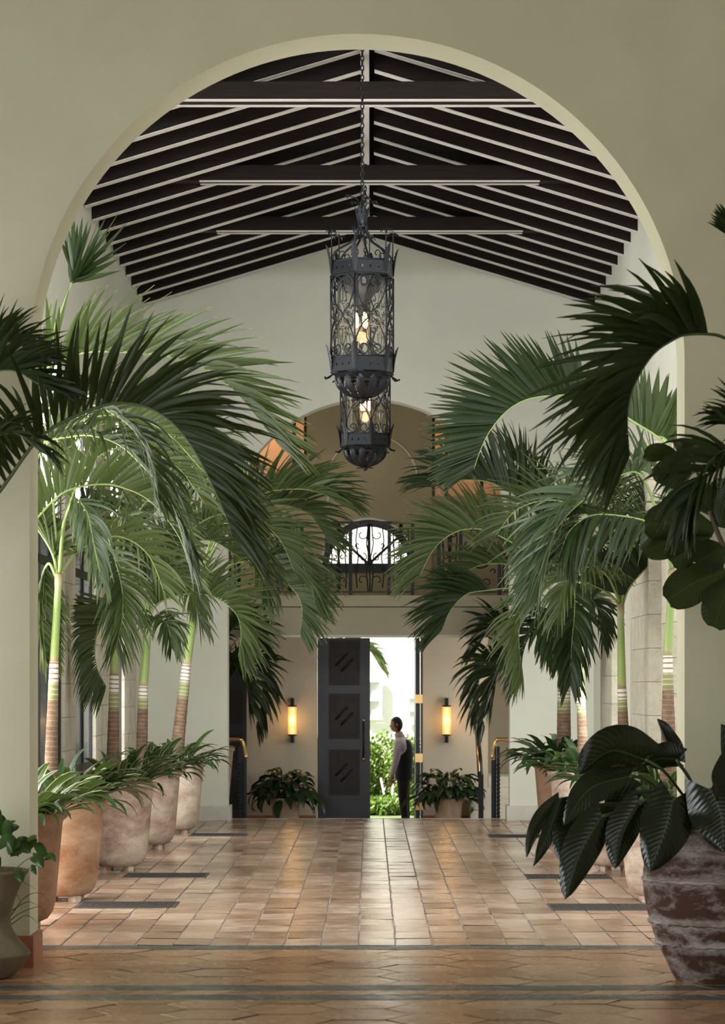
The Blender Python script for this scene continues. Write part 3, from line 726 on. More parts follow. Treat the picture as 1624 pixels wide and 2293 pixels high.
# ---- right row (near to far)
r1 = palm('potted_palm.005', (2.68, 24.72, 0), CLAY_P, 'pale planter on the right partly hidden behind the whitewashed jar, striped leaves', seed=61, leaves=('var', 'var', 'asp'), nl=54, lsc=(.9, 1.3),
          trunk=(24.7, (1497, 1650), (1496, 1468), (1506, 1275), .083, .043))
ZZ = 24.7
fr(r1, ZZ, [(1505, 1278, 0), (1490, 1200, 0), (1473, 1156, 0), (1455, 1100, 0), (1430, 1060, -.1), (1400, 1060, -.2), (1350, 1086, -.3), (1293, 1131, -.4), (1255, 1172, -.4), (1229, 1225, -.4), (1217, 1274, -.4), (1212, 1330, -.4)], L=.66, seed=51, t0=.36, spread=.75, droop=.45, n=60, k0=.4, k1=1.4, mt=PALMB, w=.04, rs=.014)
fr(r1, ZZ, [(1506, 1275, 0), (1540, 1120, .2), (1496, 1002, .3), (1420, 945, .4), (1350, 905, .5), (1289, 887, .6), (1236, 886, .6), (1180, 895, .6), (1135, 921, .6), (1097, 966, .6), (1075, 1011, .6), (1062, 1050, .6)], L=.72, seed=52, t0=.42, spread=.45, droop=.05, n=62, k0=.45, k1=1.0, mt=PALMD, w=.042)
fr(r1, ZZ, [(1508, 1275, 0), (1530, 1150, .2), (1500, 1000, .4), (1470, 975, .5), (1440, 958, .5), (1405, 940, .5)], L=.60, seed=53, t0=.45, spread=.25, droop=0, n=20, k0=.0, k1=.5, mt=PALM, w=.075)
fr(r1, ZZ, [(1506, 1275, 0), (1500, 1210, -.1), (1470, 1178, -.3), (1420, 1160, -.4), (1345, 1152, -.5), (1306, 1163, -.5), (1274, 1192, -.5), (1258, 1230, -.5)], L=.62, seed=54, t0=.3, spread=2.2, droop=.6, n=46, k0=.4, k1=1.2, mt=PALMD, flip=1)
fr(r1, ZZ, [(1508, 1275, 0), (1520, 1180, .3), (1560, 1120, .6), (1620, 1110, .8), (1680, 1160, 1)], L=.6, seed=55)
fr(r1, ZZ, [(1506, 1275, 0), (1500, 1120, .5), (1450, 1060, .9), (1380, 1060, 1.2), (1310, 1110, 1.5)], L=.6, seed=56, spread=.8)

r2 = palm('potted_palm.006', (2.64, 28.72, 0), CLAY_P, 'pale round-footed planter on the right behind the big hanging leaves', seed=71, leaves=('var', 'asp'), nl=50, rot=1,
          trunk=(28.7, (1397, 1660), (1393, 1540), (1390, 1352), .072, .048))
ZZ = 28.7
fr(r2, ZZ, [(1388, 1352, 0), (1375, 1300, 0), (1358, 1279, 0), (1326, 1237, -.1), (1290, 1211, -.2), (1255, 1215, -.3), (1225, 1250, -.3), (1210, 1310, -.3)], L=.62, seed=61, t0=.3, spread=.9, droop=.6, mt=PALM, rs=.013)
fr(r2, ZZ, [(1386, 1355, 0), (1370, 1335, 0), (1339, 1314, -.1), (1293, 1299, -.2), (1242, 1303, -.4), (1199, 1345, -.5), (1168, 1386, -.6), (1162, 1440, -.6), (1172, 1520, -.6)], L=.55, seed=62, t0=.2, spread=.7, droop=.5, n=56, mt=PALM, rs=.013)
fr(r2, ZZ, [(1392, 1350, 0), (1410, 1256, 0), (1435, 1192, .1), (1470, 1130, .3), (1520, 1110, .5)], L=.6, seed=63, t0=.45, rs=.016)
fr(r2, ZZ, [(1390, 1350, 0), (1384, 1250, .2), (1378, 1150, .4), (1370, 1080, .6), (1340, 1030, .8)], L=.6, seed=64, t0=.3, spread=1.1, mt=PALM)
fr(r2, ZZ, [(1396, 1352, 0), (1405, 1325, 0), (1423, 1298, 0), (1455, 1266, .05), (1490, 1250, .1), (1530, 1260, .15)], L=.55, seed=65, t0=.15, spread=.4, droop=0, mt=PALMD, k0=-.1, k1=.3, w=.05)
fr(r2, ZZ, [(1388, 1350, 0), (1360, 1220, .4), (1310, 1150, .8), (1240, 1120, 1.1), (1160, 1140, 1.4), (1110, 1200, 1.6)], L=.65, seed=66, spread=.7, n=52)
fr(r2, ZZ, [(1388, 1350, 0), (1360, 1290, -.4), (1320, 1270, -.7), (1270, 1300, -.9), (1250, 1380, -1)], L=.5, seed=67, spread=1, droop=.9)

r3 = palm('potted_palm.007', (2.57, 32.5, 0), CLAY_P, 'third planter of the right row, under the thinner of two close trunks', seed=81, leaves=('asp', 'dark'), nl=54, rot=3, lsc=(.9, 1.25),
          trunk=(32.4, (1305, 1660), (1301, 1556), (1298, 1420), .072, .05))
ZZ = 32.4
fr(r3, ZZ, [(1298, 1420, 0), (1290, 1310, -.2), (1288, 1290, -.6), (1287, 1376, -1.0), (1281, 1440, -1.1), (1277, 1530, -1.1)], L=.52, seed=71, t0=.45, spread=1.25, droop=.9, mt=PALMD, n=40, w=.055, stem=STEM)
fr(r3, ZZ, [(1298, 1415, 0), (1270, 1320, 0), (1225, 1270, 0), (1157, 1221, 0), (1090, 1188, 0), (1037, 1186, 0), (993, 1208, 0), (965, 1240, 0), (940, 1290, 0)], L=.78, seed=72, t0=.3, spread=.6, droop=.25, n=60, k0=.5, k1=1.2, mt=PALM, w=.045)
fr(r3, ZZ, [(1298, 1415, 0), (1310, 1330, 0), (1300, 1280, -.1), (1260, 1255, -.2), (1200, 1262, -.3)], L=.55, seed=73)
fr(r3, ZZ, [(1299, 1415, 0), (1310, 1360, -.2), (1325, 1345, -.3), (1345, 1380, -.4), (1350, 1440, -.4)], L=.4, seed=74, spread=1, droop=.9, mt=PALMD)
fr(r3, ZZ, [(1297, 1415, 0), (1250, 1230, .2), (1190, 1140, .4), (1110, 1085, .6), (1040, 1075, .7), (975, 1090, .7)], L=.85, seed=75, t0=.3, spread=.6, n=60, mt=PALMD, w=.05, k0=.5, k1=1.5)

r4 = palm('potted_palm.008', (2.58, 35.75, 0), CLAY_B, 'farthest planter of the right row, drooping strap leaves reaching left over the plinth', seed=91, leaves=('asp', 'dark'), nl=56, rot=5, lsc=(1.0, 1.45),
          trunk=(35.7, (1263, 1670), (1263, 1540), (1266, 1400), .105, .085))
ZZ = 35.7
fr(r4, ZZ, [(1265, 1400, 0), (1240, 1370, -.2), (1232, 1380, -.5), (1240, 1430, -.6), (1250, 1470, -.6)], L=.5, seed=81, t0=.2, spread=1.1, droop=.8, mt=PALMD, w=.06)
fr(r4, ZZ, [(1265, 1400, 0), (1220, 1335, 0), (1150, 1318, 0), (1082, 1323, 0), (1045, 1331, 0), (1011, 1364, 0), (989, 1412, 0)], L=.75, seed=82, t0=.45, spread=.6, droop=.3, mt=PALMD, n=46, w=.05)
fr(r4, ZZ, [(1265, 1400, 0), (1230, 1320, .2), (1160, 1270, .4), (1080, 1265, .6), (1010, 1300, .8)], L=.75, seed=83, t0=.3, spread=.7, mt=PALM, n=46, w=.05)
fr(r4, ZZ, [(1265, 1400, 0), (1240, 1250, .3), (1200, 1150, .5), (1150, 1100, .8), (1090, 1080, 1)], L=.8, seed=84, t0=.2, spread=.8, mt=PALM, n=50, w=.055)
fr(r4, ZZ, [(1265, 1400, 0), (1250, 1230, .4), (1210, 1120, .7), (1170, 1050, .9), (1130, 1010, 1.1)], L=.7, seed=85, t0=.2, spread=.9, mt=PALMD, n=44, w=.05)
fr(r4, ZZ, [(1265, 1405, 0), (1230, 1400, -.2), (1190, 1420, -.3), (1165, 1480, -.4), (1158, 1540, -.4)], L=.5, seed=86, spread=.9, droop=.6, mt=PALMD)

# ---- foreground palms just outside the frame, in the loggia
fl = thing('arching_palm', (-3.05, 17.6, 0), 'dark palm leaning in past the near pier with one great arching frond', 'palm')
MB().tube([(0, 0, 0), (.02, 0, .8), (.03, 0, 1.6), (.02, 0, 2.35)], [.07, .055, .05, .045], 14, height=1).build('trunk', TRUNK, fl)
Z0 = 17.6
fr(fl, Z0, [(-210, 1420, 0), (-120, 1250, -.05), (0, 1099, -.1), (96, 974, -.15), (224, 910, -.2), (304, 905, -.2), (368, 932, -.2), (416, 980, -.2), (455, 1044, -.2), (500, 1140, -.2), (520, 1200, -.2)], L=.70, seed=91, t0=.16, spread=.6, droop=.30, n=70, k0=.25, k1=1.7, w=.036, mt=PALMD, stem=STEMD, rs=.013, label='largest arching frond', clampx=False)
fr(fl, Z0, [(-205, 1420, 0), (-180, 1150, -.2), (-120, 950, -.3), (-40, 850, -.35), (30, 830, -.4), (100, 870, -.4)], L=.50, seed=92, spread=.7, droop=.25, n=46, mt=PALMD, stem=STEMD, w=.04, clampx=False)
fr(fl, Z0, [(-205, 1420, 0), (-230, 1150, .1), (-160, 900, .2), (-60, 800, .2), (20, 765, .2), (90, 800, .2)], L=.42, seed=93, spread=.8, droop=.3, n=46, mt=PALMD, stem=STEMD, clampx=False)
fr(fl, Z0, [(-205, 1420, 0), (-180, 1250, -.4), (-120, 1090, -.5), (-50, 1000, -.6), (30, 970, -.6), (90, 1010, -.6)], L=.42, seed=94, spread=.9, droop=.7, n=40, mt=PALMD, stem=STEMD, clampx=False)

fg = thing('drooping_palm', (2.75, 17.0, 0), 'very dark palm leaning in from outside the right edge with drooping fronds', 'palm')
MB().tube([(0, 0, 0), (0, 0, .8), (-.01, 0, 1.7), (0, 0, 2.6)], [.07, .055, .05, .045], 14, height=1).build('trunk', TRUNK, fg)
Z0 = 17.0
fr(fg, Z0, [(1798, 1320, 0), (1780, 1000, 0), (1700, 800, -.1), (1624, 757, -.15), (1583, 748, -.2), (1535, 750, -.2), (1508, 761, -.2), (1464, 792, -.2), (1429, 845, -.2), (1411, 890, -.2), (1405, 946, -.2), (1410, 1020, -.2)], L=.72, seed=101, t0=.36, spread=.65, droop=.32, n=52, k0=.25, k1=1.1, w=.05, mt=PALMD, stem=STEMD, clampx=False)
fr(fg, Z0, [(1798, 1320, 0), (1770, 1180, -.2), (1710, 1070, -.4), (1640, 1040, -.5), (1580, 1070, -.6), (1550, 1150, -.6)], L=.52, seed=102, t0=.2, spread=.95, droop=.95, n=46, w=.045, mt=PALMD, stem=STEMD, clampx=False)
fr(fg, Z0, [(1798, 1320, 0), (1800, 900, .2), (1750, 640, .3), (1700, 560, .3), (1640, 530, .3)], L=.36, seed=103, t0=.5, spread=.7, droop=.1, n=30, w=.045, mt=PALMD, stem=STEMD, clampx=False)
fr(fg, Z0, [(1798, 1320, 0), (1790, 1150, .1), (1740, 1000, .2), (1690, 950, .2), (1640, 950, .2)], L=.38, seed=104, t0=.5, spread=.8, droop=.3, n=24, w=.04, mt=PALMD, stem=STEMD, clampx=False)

# ---- foyer palms in tall ribbed planters
RIB = [(0, 0), (.15, 0), (.16, .04), (.21, .7), (.265, 1.32), (.29, 1.345), (.29, 1.385), (.265, 1.40), (.25, 1.36), (.24, 1.28)]
for s, nm, lb in ((-1, 'tall_planter', 'tall tapered beige ribbed planter in the foyer behind the left foot of the far arch'),
                  (1, 'tall_planter.001', 'tall tapered beige ribbed planter in the foyer behind the right foot of the far arch')):
    t = thing(nm, (s*2.34 if s < 0 else 2.36, 40.75, -.356), lb, 'planter', 'tall planters in the foyer')
    MB().lathe(RIB, 36).build('pot', WICK, t)
    MB().lathe([(.245, 1.28), (0, 1.3)], 20).build('soil', SOIL, t)
    MB().tube([(0, 0, 1.28), (0, .02, 1.9)], [.05, .035], 10, height=1).build('trunk', TRUNK, t)
    Zp = 40.75; cx = 828+t.location.x/Zp*F; cy = 1531-(1.9-.356-2)/Zp*F
    for k, c in enumerate([[(0, 0, 0), (40, -100, 0), (85, -130, 0), (105, -60, 0), (90, 20, 0)],
                           [(0, 0, 0), (20, -170, .2), (70, -210, .3), (110, -150, .3)],
                           [(0, 0, 0), (-20, -200, .2), (-60, -250, .3), (-100, -180, .3)],
                           [(0, 0, 0), (-40, -90, .1), (-90, -100, .1), (-110, -30, .1)],
                           [(0, 0, 0), (15, -120, -.2), (60, -100, -.4), (78, -20, -.4)]]):
        frond(t, [(cx+(-s)*x, cy+y+10, Zp+dz) for x, y, dz in c], L=.6, mt=PALMD, stem=STEMD, seed=120+k+10*s, spread=.8, n=34, w=.055, droop=.5, clampx=False)

# ---------------------------------------------------------------- whitewashed jar with glossy big leaves
JAR = [(0, 0), (.262, 0), (.275, .02), (.318, .10), (.36, .19), (.405, .28), (.447, .42), (.475, .54), (.488, .66), (.487, .74), (.468, .84), (.43, .92), (.37, .99), (.315, 1.03), (.305, 1.05), (.325, 1.07), (.32, 1.09), (.29, 1.085), (.27, 1.03), (.27, .98)]
jar = thing('clay_jar', (2.33, 18.02, 0), 'big-bellied brown clay jar with whitewash streaks and pinched rope bands, dark glossy plant in it', 'jar')
MB().lathe([(0, 0)]+[tuple(p) for p in [(v.x, v.y) for v in catmull([(r, z, 0) for r, z in JAR[1:]], 90)]], 72, wob=.004).build('pot', CLAY_W, jar)
MB().lathe([(.272, .98), (0, 1.0)], 20).build('soil', SOIL, jar)
def rat(z):
    for (r0, z0), (r1, z1) in zip(JAR[1:], JAR[2:]):
        if z0 <= z <= z1: return r0+(r1-r0)*(z-z0)/(z1-z0)
    return .3
for z in (.265, .41, .69, .885, 1.02):
    mb = MB(); r = rat(z)+.002; n = 84; pts = [(r*math.cos(2*PI*k/n), r*math.sin(2*PI*k/n), z+.004*math.sin(k*1.7)) for k in range(n)]
    mb.tube(pts, [.009+.007*abs(math.sin(k*PI/2.0+R_.uniform(-.3, .3))) for k in range(n)], 6, closed=True)
    mb.build('rope_band', CLAY_W, jar)
def big_leaf(t, base, tip, width, bow=(0, 0), roll=0.0, fold=.25, mt=PHIL, shape='heart', name='leaf', curl=0.0, nu=14):
    """base, tip: (px, py, Z); bow: bend of the midrib (sideways, towards camera) in metres"""
    o = t.location; a = P(*base)-o; b = P(*tip)-o
    mid = a.lerp(b, .5)+Vector((bow[0], 0, bow[1])); pts = catmull([a, mid, b], nu)
    vs, al, ac = [], [], []
    view = Vector((0, -1, .1)).normalized()
    for i, p in enumerate(pts):
        s = i/nu; tn = (pts[min(i+1, nu)]-pts[max(i-1, 0)]).normalized()
        side = tn.cross(view).normalized(); nr = side.cross(tn).normalized()
        side2 = side*math.cos(roll)+nr*math.sin(roll); nr2 = nr*math.cos(roll)-side*math.sin(roll)
        if shape == 'heart': w_ = width*(math.sin(PI*(.16+.84*s))**.7)*(1-.15*s) if s < .999 else .002
        elif shape == 'fig': w_ = width*(math.sin(PI*(.08+.80*s**1.35))**.8) if s < .999 else width*.35
        else: w_ = width*math.sin(PI*(.05+.94*s))**.8
        w_ = max(w_, .004)
        for c in (-1, -.75, -.5, -.25, 0, .25, .5, .75, 1):
            back = -.16*width*(1-s)**6*abs(c) if shape == 'heart' else 0
            wav = .05*width*math.sin(s*9+c*3)*abs(c)**2
            vs.append(p+side2*w_*.5*c+nr2*(-fold*w_*.5*abs(c)**1.4+wav)+tn*back*2.0-nr2*curl*width*s*s)
            al.append(s); ac.append(c)
    K = 9; fs = [(i*K+k, i*K+k+1, (i+1)*K+k+1, (i+1)*K+k) for i in range(nu) for k in range(K-1)]
    mb = MB().add(vs, fs, True, along=al, across=ac)
    return mb.build(name, mt, t)
PET = mat('dark_petiole', (.035, .06, .02), .35)
def petiole(t, pts, leaf, r=.010):
    o = t.location; q = catmull([P(*p)-o for p in pts], 16)
    MB().tube(q, [r*(1.3-.5*i/16) for i in range(17)], 7).build('petiole', PET, leaf)
JZ = 17.7
C0 = (1600, 1862, 18.0)
leafs = [  # base, tip, width, bow, roll, fold
    ((1438, 1699, JZ), (1296, 1733, JZ-.1), .36, (0, .10), .55, .35), ((1410, 1738, JZ-.1), (1262, 1848, JZ-.25), .24, (-.04, .08), -.25, .3),
    ((1330, 1802, JZ-.05), (1256, 1930, JZ-.2), .26, (-.04, .02), .2, .3), ((1348, 1828, JZ-.25), (1266, 2014, JZ-.35), .27, (-.02, .04), .1, .35),
    ((1252, 1792, JZ), (1180, 1920, JZ-.1), .12, (-.03, .03), .5, .5), ((1254, 1790, JZ-.02), (1194, 1940, JZ-.14), .12, (.02, .02), -.3, .4),
    ((1432, 1800, JZ-.25), (1378, 1945, JZ-.3), .24, (-.03, .02), .2, .4), ((1508, 1790, JZ-.35), (1455, 1952, JZ-.45), .36, (.02, .03), 0, .35),
    ((1592, 1768, JZ-.4), (1620, 1908, JZ-.5), .42, (.03, .02), -.1, .25), ((1650, 1725, JZ-.3), (1640, 1850, JZ-.4), .36, (0, .02), .7, .3),
    ((1512, 1700, JZ+.1), (1472, 1610, JZ+.1), .15, (0, 0), .9, .7), ((1515, 1700, JZ+.05), (1440, 1712, JZ+.02), .22, (0, .02), .6, .4),
    ((1420, 1775, JZ+.1), (1362, 1893, JZ), .24, (-.03, .02), .5, .4), ((1660, 1640, JZ), (1700, 1760, JZ-.2), .35, (0, 0), 0, .3)]
pets = {0: [(1445, 1699, JZ), (1490, 1730, JZ), (1545, 1800, JZ+.2)], 1: [(1410, 1738, JZ-.1), (1450, 1748, JZ-.05), (1530, 1810, JZ+.1)], 2: [(1330, 1802, JZ-.05), (1420, 1805, JZ), (1530, 1830, JZ+.15)],
        3: [(1348, 1828, JZ-.25), (1430, 1815, JZ-.1), (1540, 1840, JZ+.1)], 4: [(1252, 1792, JZ), (1340, 1780, JZ+.05), (1520, 1820, JZ+.2)], 5: [(1254, 1790, JZ), (1340, 1784, JZ+.05), (1520, 1825, JZ+.2)],
        6: [(1432, 1800, JZ-.25), (1480, 1790, JZ-.1), (1550, 1830, JZ+.1)], 7: [(1508, 1790, JZ-.35), (1545, 1795, JZ-.2), (1570, 1840, JZ+.1)], 8: [(1592, 1768, JZ-.4), (1600, 1780, JZ-.2), (1600, 1830, JZ+.1)],
        9: [(1650, 1725, JZ-.3), (1640, 1760, JZ-.1), (1620, 1830, JZ+.1)], 10: [(1512, 1700, JZ+.1), (1545, 1745, JZ+.1), (1558, 1800, JZ+.2)], 11: [(1515, 1700, JZ+.05), (1548, 1750, JZ+.1), (1565, 1800, JZ+.2)],
        12: [(1420, 1775, JZ+.1), (1480, 1775, JZ+.1), (1560, 1820, JZ+.2)], 13: [(1660, 1640, JZ), (1650, 1740, JZ), (1625, 1820, JZ+.2)]}
for i, (a, b, wd, bow, rl, fd) in enumerate(leafs):
    lf = big_leaf(jar, a, b, wd, bow, rl, fd); petiole(jar, pets[i]+[C0], lf)

# ---------------------------------------------------------------- mossy urn with pothos at the left edge
urn = thing('stone_urn', (-2.67, 18.2, 0), 'mossy hourglass stone urn of trailing pothos at the foot of the left pier', 'urn')
UR = [(0, 0), (.20, 0), (.25, .02), (.31, .08), (.355, .15), (.362, .17), (.345, .20), (.29, .26), (.245, .33), (.232, .38), (.235, .43), (.25, .50), (.285, .60), (.33, .69), (.352, .72), (.35, .735), (.32, .735), (.29, .70), (.27, .65)]
MB().lathe([(0, 0)]+[(v.x, v.y) for v in catmull([(r, z, 0) for r, z in UR[1:]], 60)], 56, wob=.006).build('pot', URN, urn)
MB().lathe([(.275, .65), (0, .68)], 20).build('soil', SOIL, urn)
rnd = random.Random(5)
def small_leaf(t, x, y, Z, ln, ang, wd, mt=POTH, shape='heart', roll=None):
    dx, dy = math.cos(ang)*ln, math.sin(ang)*ln
    return big_leaf(t, (x, y, Z), (x+dx, y-dy, Z-.06), wd, (rnd.uniform(-.01, .01), rnd.uniform(0, .03)), rnd.uniform(-.8, .8) if roll is None else roll, .35, mt, shape, nu=8)
for i in range(44):
    a = rnd.uniform(0, 2*PI); q = rnd.random()**.5
    x = -45+118*q*math.cos(a); y = 1905-50*q*math.sin(a)-12
    small_leaf(urn, x, y, 18.1-.3*math.cos(a*1.7)*q, rnd.uniform(30, 44), rnd.uniform(-2.2, 1.6), .085)
for (x, y, ln, an, wd) in ((98, 1918, 34, 2.1, .075), (103, 1920, 22, -.15, .05), (106, 1917, 22, -.6, .045), (74, 1918, 36, -.9, .085), (40, 1950, 28, -1.2, .07), (62, 1880, 22, .35, .035), (20, 1868, 40, -1.4, .06), (70, 1945, 18, -.9, .05), (10, 1855, 30, .6, .03)):
    small_leaf(urn, x, y, 17.9, ln, an, wd, roll=.2)
vine = MB()
for pts in ([(40, 1955, 18), (70, 1943, 17.95), (95, 1930, 17.9), (106, 1917, 17.9)], [(30, 1950, 18), (60, 1925, 17.95), (85, 1915, 17.9)]):
    vine.tube([P(*p)-urn.location for p in catmull([Vector(p) for p in pts], 10)], .0035, 5)
vine.build('vine', STEMD, urn)
grs = MB()
for pts in ([(25, 2050, 18.55), (55, 2010, 18.5), (90, 2000, 18.45), (118, 2035, 18.4)], [(25, 2070, 18.55), (60, 2050, 18.5), (95, 2075, 18.45)], [(25, 2060, 18.55), (45, 2045, 18.5), (88, 2030, 18.45), (102, 2046, 18.4)],
            [(25, 1985, 18.6), (50, 1975, 18.55), (80, 1992, 18.5)], [(25, 2020, 18.55), (40, 2005, 18.5), (50, 2040, 18.45)], [(25, 2040, 18.55), (60, 2020, 18.5), (85, 2027, 18.4)]):
    q = [P(*p)-urn.location for p in catmull([Vector(p) for p in pts], 10)]
    grs.tube(q, [.004*(1-.85*i/10) for i in range(11)], 5)
grs.build('grass_blade', STEMD, urn, kind='stuff')

# ---------------------------------------------------------------- fiddle leaf fig at the right edge
fig = thing('fiddle_leaf_fig', (3.0, 18.3, 0), 'fiddle leaf fig with broad leathery leaves in front of the right pier', 'fig tree')
FZ = 18.1
q = [P(*p)-fig.location for p in ((1811, 2186, 18.3), (1800, 1800, 18.3), (1720, 1450, FZ), (1610, 1200, FZ), (1570, 1080, FZ), (1548, 1020, FZ))]
MB().tube(catmull(q, 30), [.03*(1-.7*i/30) for i in range(31)], 10).build('stem', mat('grey_bark', (.10, .08, .055), .8), fig)
for (a, b, wd, rl) in (((1525, 1035), (1442, 1018), .14, .8), ((1525, 1030), (1528, 988), .12, .5), ((1530, 1034), (1575, 1002), .16, .3), ((1535, 1040), (1488, 1085), .24, -.3),
                       ((1545, 1070), (1480, 1060), .2, .4), ((1600, 1190), (1445, 1175), .26, .3), ((1590, 1205), (1440, 1235), .20, -.4), ((1580, 1225), (1504, 1260), .18, .2),
                       ((1625, 1280), (1495, 1345), .25, .1), ((1640, 1300), (1600, 1405), .24, .3), ((1610, 1180), (1640, 1080), .25, .2), ((1600, 1150), (1540, 1110), .22, .5),
                       ((1640, 1230), (1560, 1262), .22, -.3), ((1640, 1440), (1700, 1500), .25, .1)):
    big_leaf(fig, (*a, FZ), (*b, FZ-.15), wd*1.1, (0, .03), rl, .2, FIG, 'fig')

# ================================================================ wrought iron hexagonal lanterns
def spiral(c, r0, r1, a0, a1, n=18):
    return [(c[0]+(r0+(r1-r0)*i/n)*math.cos(a0+(a1-a0)*i/n), c[1]+(r0+(r1-r0)*i/n)*math.sin(a0+(a1-a0)*i/n)) for i in range(n+1)]
def acanthus(mb, path, width, nrm_hint, serr=7):
    """serrated leaf along a path of vectors"""
    pts = catmull(path, 16); n = len(pts)
    vs = []; o = []
    for i, p in enumerate(pts):
        s = i/(n-1); t = (pts[min(i+1, n-1)]-pts[max(0, i-1)]).normalized()
        sd = t.cross(nrm_hint(p)).normalized(); nr = sd.cross(t)
        wd = width*(math.sin(PI*min(1, .1+.88*s))**.8)*(1 if i % 2 else .72)
        if i == n-1: wd = .001
        th = .006
        vs += [p-sd*wd*.5-nr*.25*wd, p, p+sd*wd*.5-nr*.25*wd]
    fs = [(3*i+k, 3*i+k+1, 3*i+k+4, 3*i+k+3) for i in range(n-1) for k in range(2)]
    mb.add(vs, fs, True)
def lantern(pos, rot, label, chain_top):
    t = thing('hanging_lantern', pos, label, 'lantern', 'pair of wrought iron lanterns hung from the ridge')
    t.rotation_euler = (0, 0, rot)
    R = .319
    hx = [Vector((R*math.cos(PI/3*k), R*math.sin(PI/3*k), 0)) for k in range(6)]
    Z_ = lambda v, z: Vector((v.x, v.y, z))
    # z = 0 at bottom edge of lower band; z scale: 229 px per metre
    B0, B1, T0, T1 = 0.0, .15, .945, 1.085
    def band(name, z0, z1):
        mb = MB(); n = 6
        for k in range(6):
            a, b = hx[k], hx[(k+1) % 6]
            q = [Z_(a, z0), Z_(b, z0), Z_(b, z1), Z_(a, z1)]; i_ = [Vector((v.x*.975, v.y*.975, v.z)) for v in q]
            # pierced face: row of three small cross openings made by framing cells
            uu = [0, .22, .27, .475, .525, .73, .78, 1]; vv = [0, .42, .60, 1]
            for ring, flip in ((q, False), (i_, True)):
                vs = [ring[0].lerp(ring[1], u).lerp(ring[3].lerp(ring[2], u), v) for v in vv for u in uu]
                fs = []
                for r_ in range(3):
                    for c_ in range(7):
                        if r_ == 1 and c_ in (1, 3, 5): continue
                        f = (r_*8+c_, r_*8+c_+1, (r_+1)*8+c_+1, (r_+1)*8+c_); fs.append(f[::-1] if flip else f)
                mb.add(vs, fs)
        mb.build(name, IRON, t)
        rim = MB()
        for zz in (z0, z1): rim.tube([Z_(v, zz) for v in hx], .009, 5, closed=True)
        rim.build('band_rim', IRON, t)
    band('lower_band', B0, B1); band('upper_band', T0, T1)
    for k in range(6):
        v = hx[k]; MB().tube([Z_(v, B1), Z_(v, T0)], .009, 6).build('corner_post', IRON, t)
    # scroll panels
    for k in range(6):
        a, b = hx[k], hx[(k+1) % 6]; c = a.lerp(b, .5); e = (b-a).normalized(); W = (b-a).length
        def Q(u, v): return Vector((c.x+e.x*u, c.y+e.y*u, B1+v))
        H = T0-B1; mb = MB(); sm = MB()
        for s in (-1, 1):
            top = spiral((-.072, H-.075), .016, .070, -PI*.2, PI*2.0-PI*.75, 22)
            top = [(x, y) for x, y in spiral((-.075, H-.078), .018, .068, .6, .6+PI*2.0, 26)]
            body = [(-.078, H-.010), (-.140, H-.07), (-.146, H-.16), (-.085, H-.30), (-.006, H*.5), (-.085, .30), (-.146, .16), (-.140, .07), (-.078, .010)]
            cb = [(p.x, p.y) for p in catmull([(x, y, 0) for x, y in body], 46)]
            up = spiral((-.076, H-.074), .064, .016, PI/2, -PI*1.25, 26)
            dn = spiral((-.076, .074), .064, .016, -PI/2, PI*1.25, 26)
            pl = up[::-1]+cb+dn
            mb.tube([Q(s*x, y) for x, y in pl], .0075, 5)
            # light inner scrolls
            h1 = [(-.006, H-.10), (-.035, H-.17), (-.05, H-.25)]+spiral((-.036, H-.262), .014, .004, PI, PI*2.8, 10)
            sm.tube([Q(s*x, y) for x, y in h1], .0045, 4)
            sm.tube([Q(s*x, H-y) for x, y in h1], .0045, 4)
            for vv in (H*.40, H*.5, H*.60):
                sm.tube([Q(s*x, y) for x, y in [(-.01, H*.5+(vv-H*.5)*.4)]+spiral((-.075-.01*math.cos(vv*9), vv), .034, .006, 0, PI*2.6, 14)], .004, 4)
                sm.tube([Q(s*x, y) for x, y in [(-.14, vv+.03)]+spiral((-.122, vv), .016, .004, PI*.6, PI*2.8, 10)], .0035, 4)
        sm.tube([Q(0, .06), Q(0, H*.34)], .0045, 4).tube([Q(0, H*.66), Q(0, H-.06)], .0045, 4)
        sm.tube([Q(-.02, H*.36), Q(.02, H*.36)], .004, 4).tube([Q(-.02, H*.64), Q(.02, H*.64)], .004, 4)
        sp = mb.build('scroll_panel', IRON, t); sm.build('fine_scrolls', IRON, sp)
    # glass cylinder, reflector, bulbs
    MB().lathe([(.245, B1-.02), (.245, T0+.01)], 40).build('glass_cylinder', GLASS, t)
    MB().lathe([(.22, T0+.0), (.20, T0-.06), (.10, T0-.20), (.06, T0-.27), (.055, T0-.30), (.0, T0-.31)], 24).build('cone_reflector', IRON, t)
    holder = MB().lathe([(.035, T0-.31), (.045, T0-.34), (.03, T0-.37)], 12).build('bulb_holder', IRON, t)
    for k in range(3):
        a = k*2*PI/3+.6; x, y = .055*math.cos(a), .055*math.sin(a)
        o = MB().lathe([(0, 0), (.014, .01), (.022, .05), (.020, .10), (.009, .135), (.009, .15)], 12, c=(x, y, T0-.50)).build('candle_bulb', BULB, holder)
    l = bpy.data.lights.new('lantern_light', 'POINT'); l.energy = 4; l.color = (1, .66, .34); l.shadow_soft_size = .06
    lo = bpy.data.objects.new('lantern_light', l); COL.objects.link(lo); lo.parent = t; lo.location = (0, 0, T0-.53)
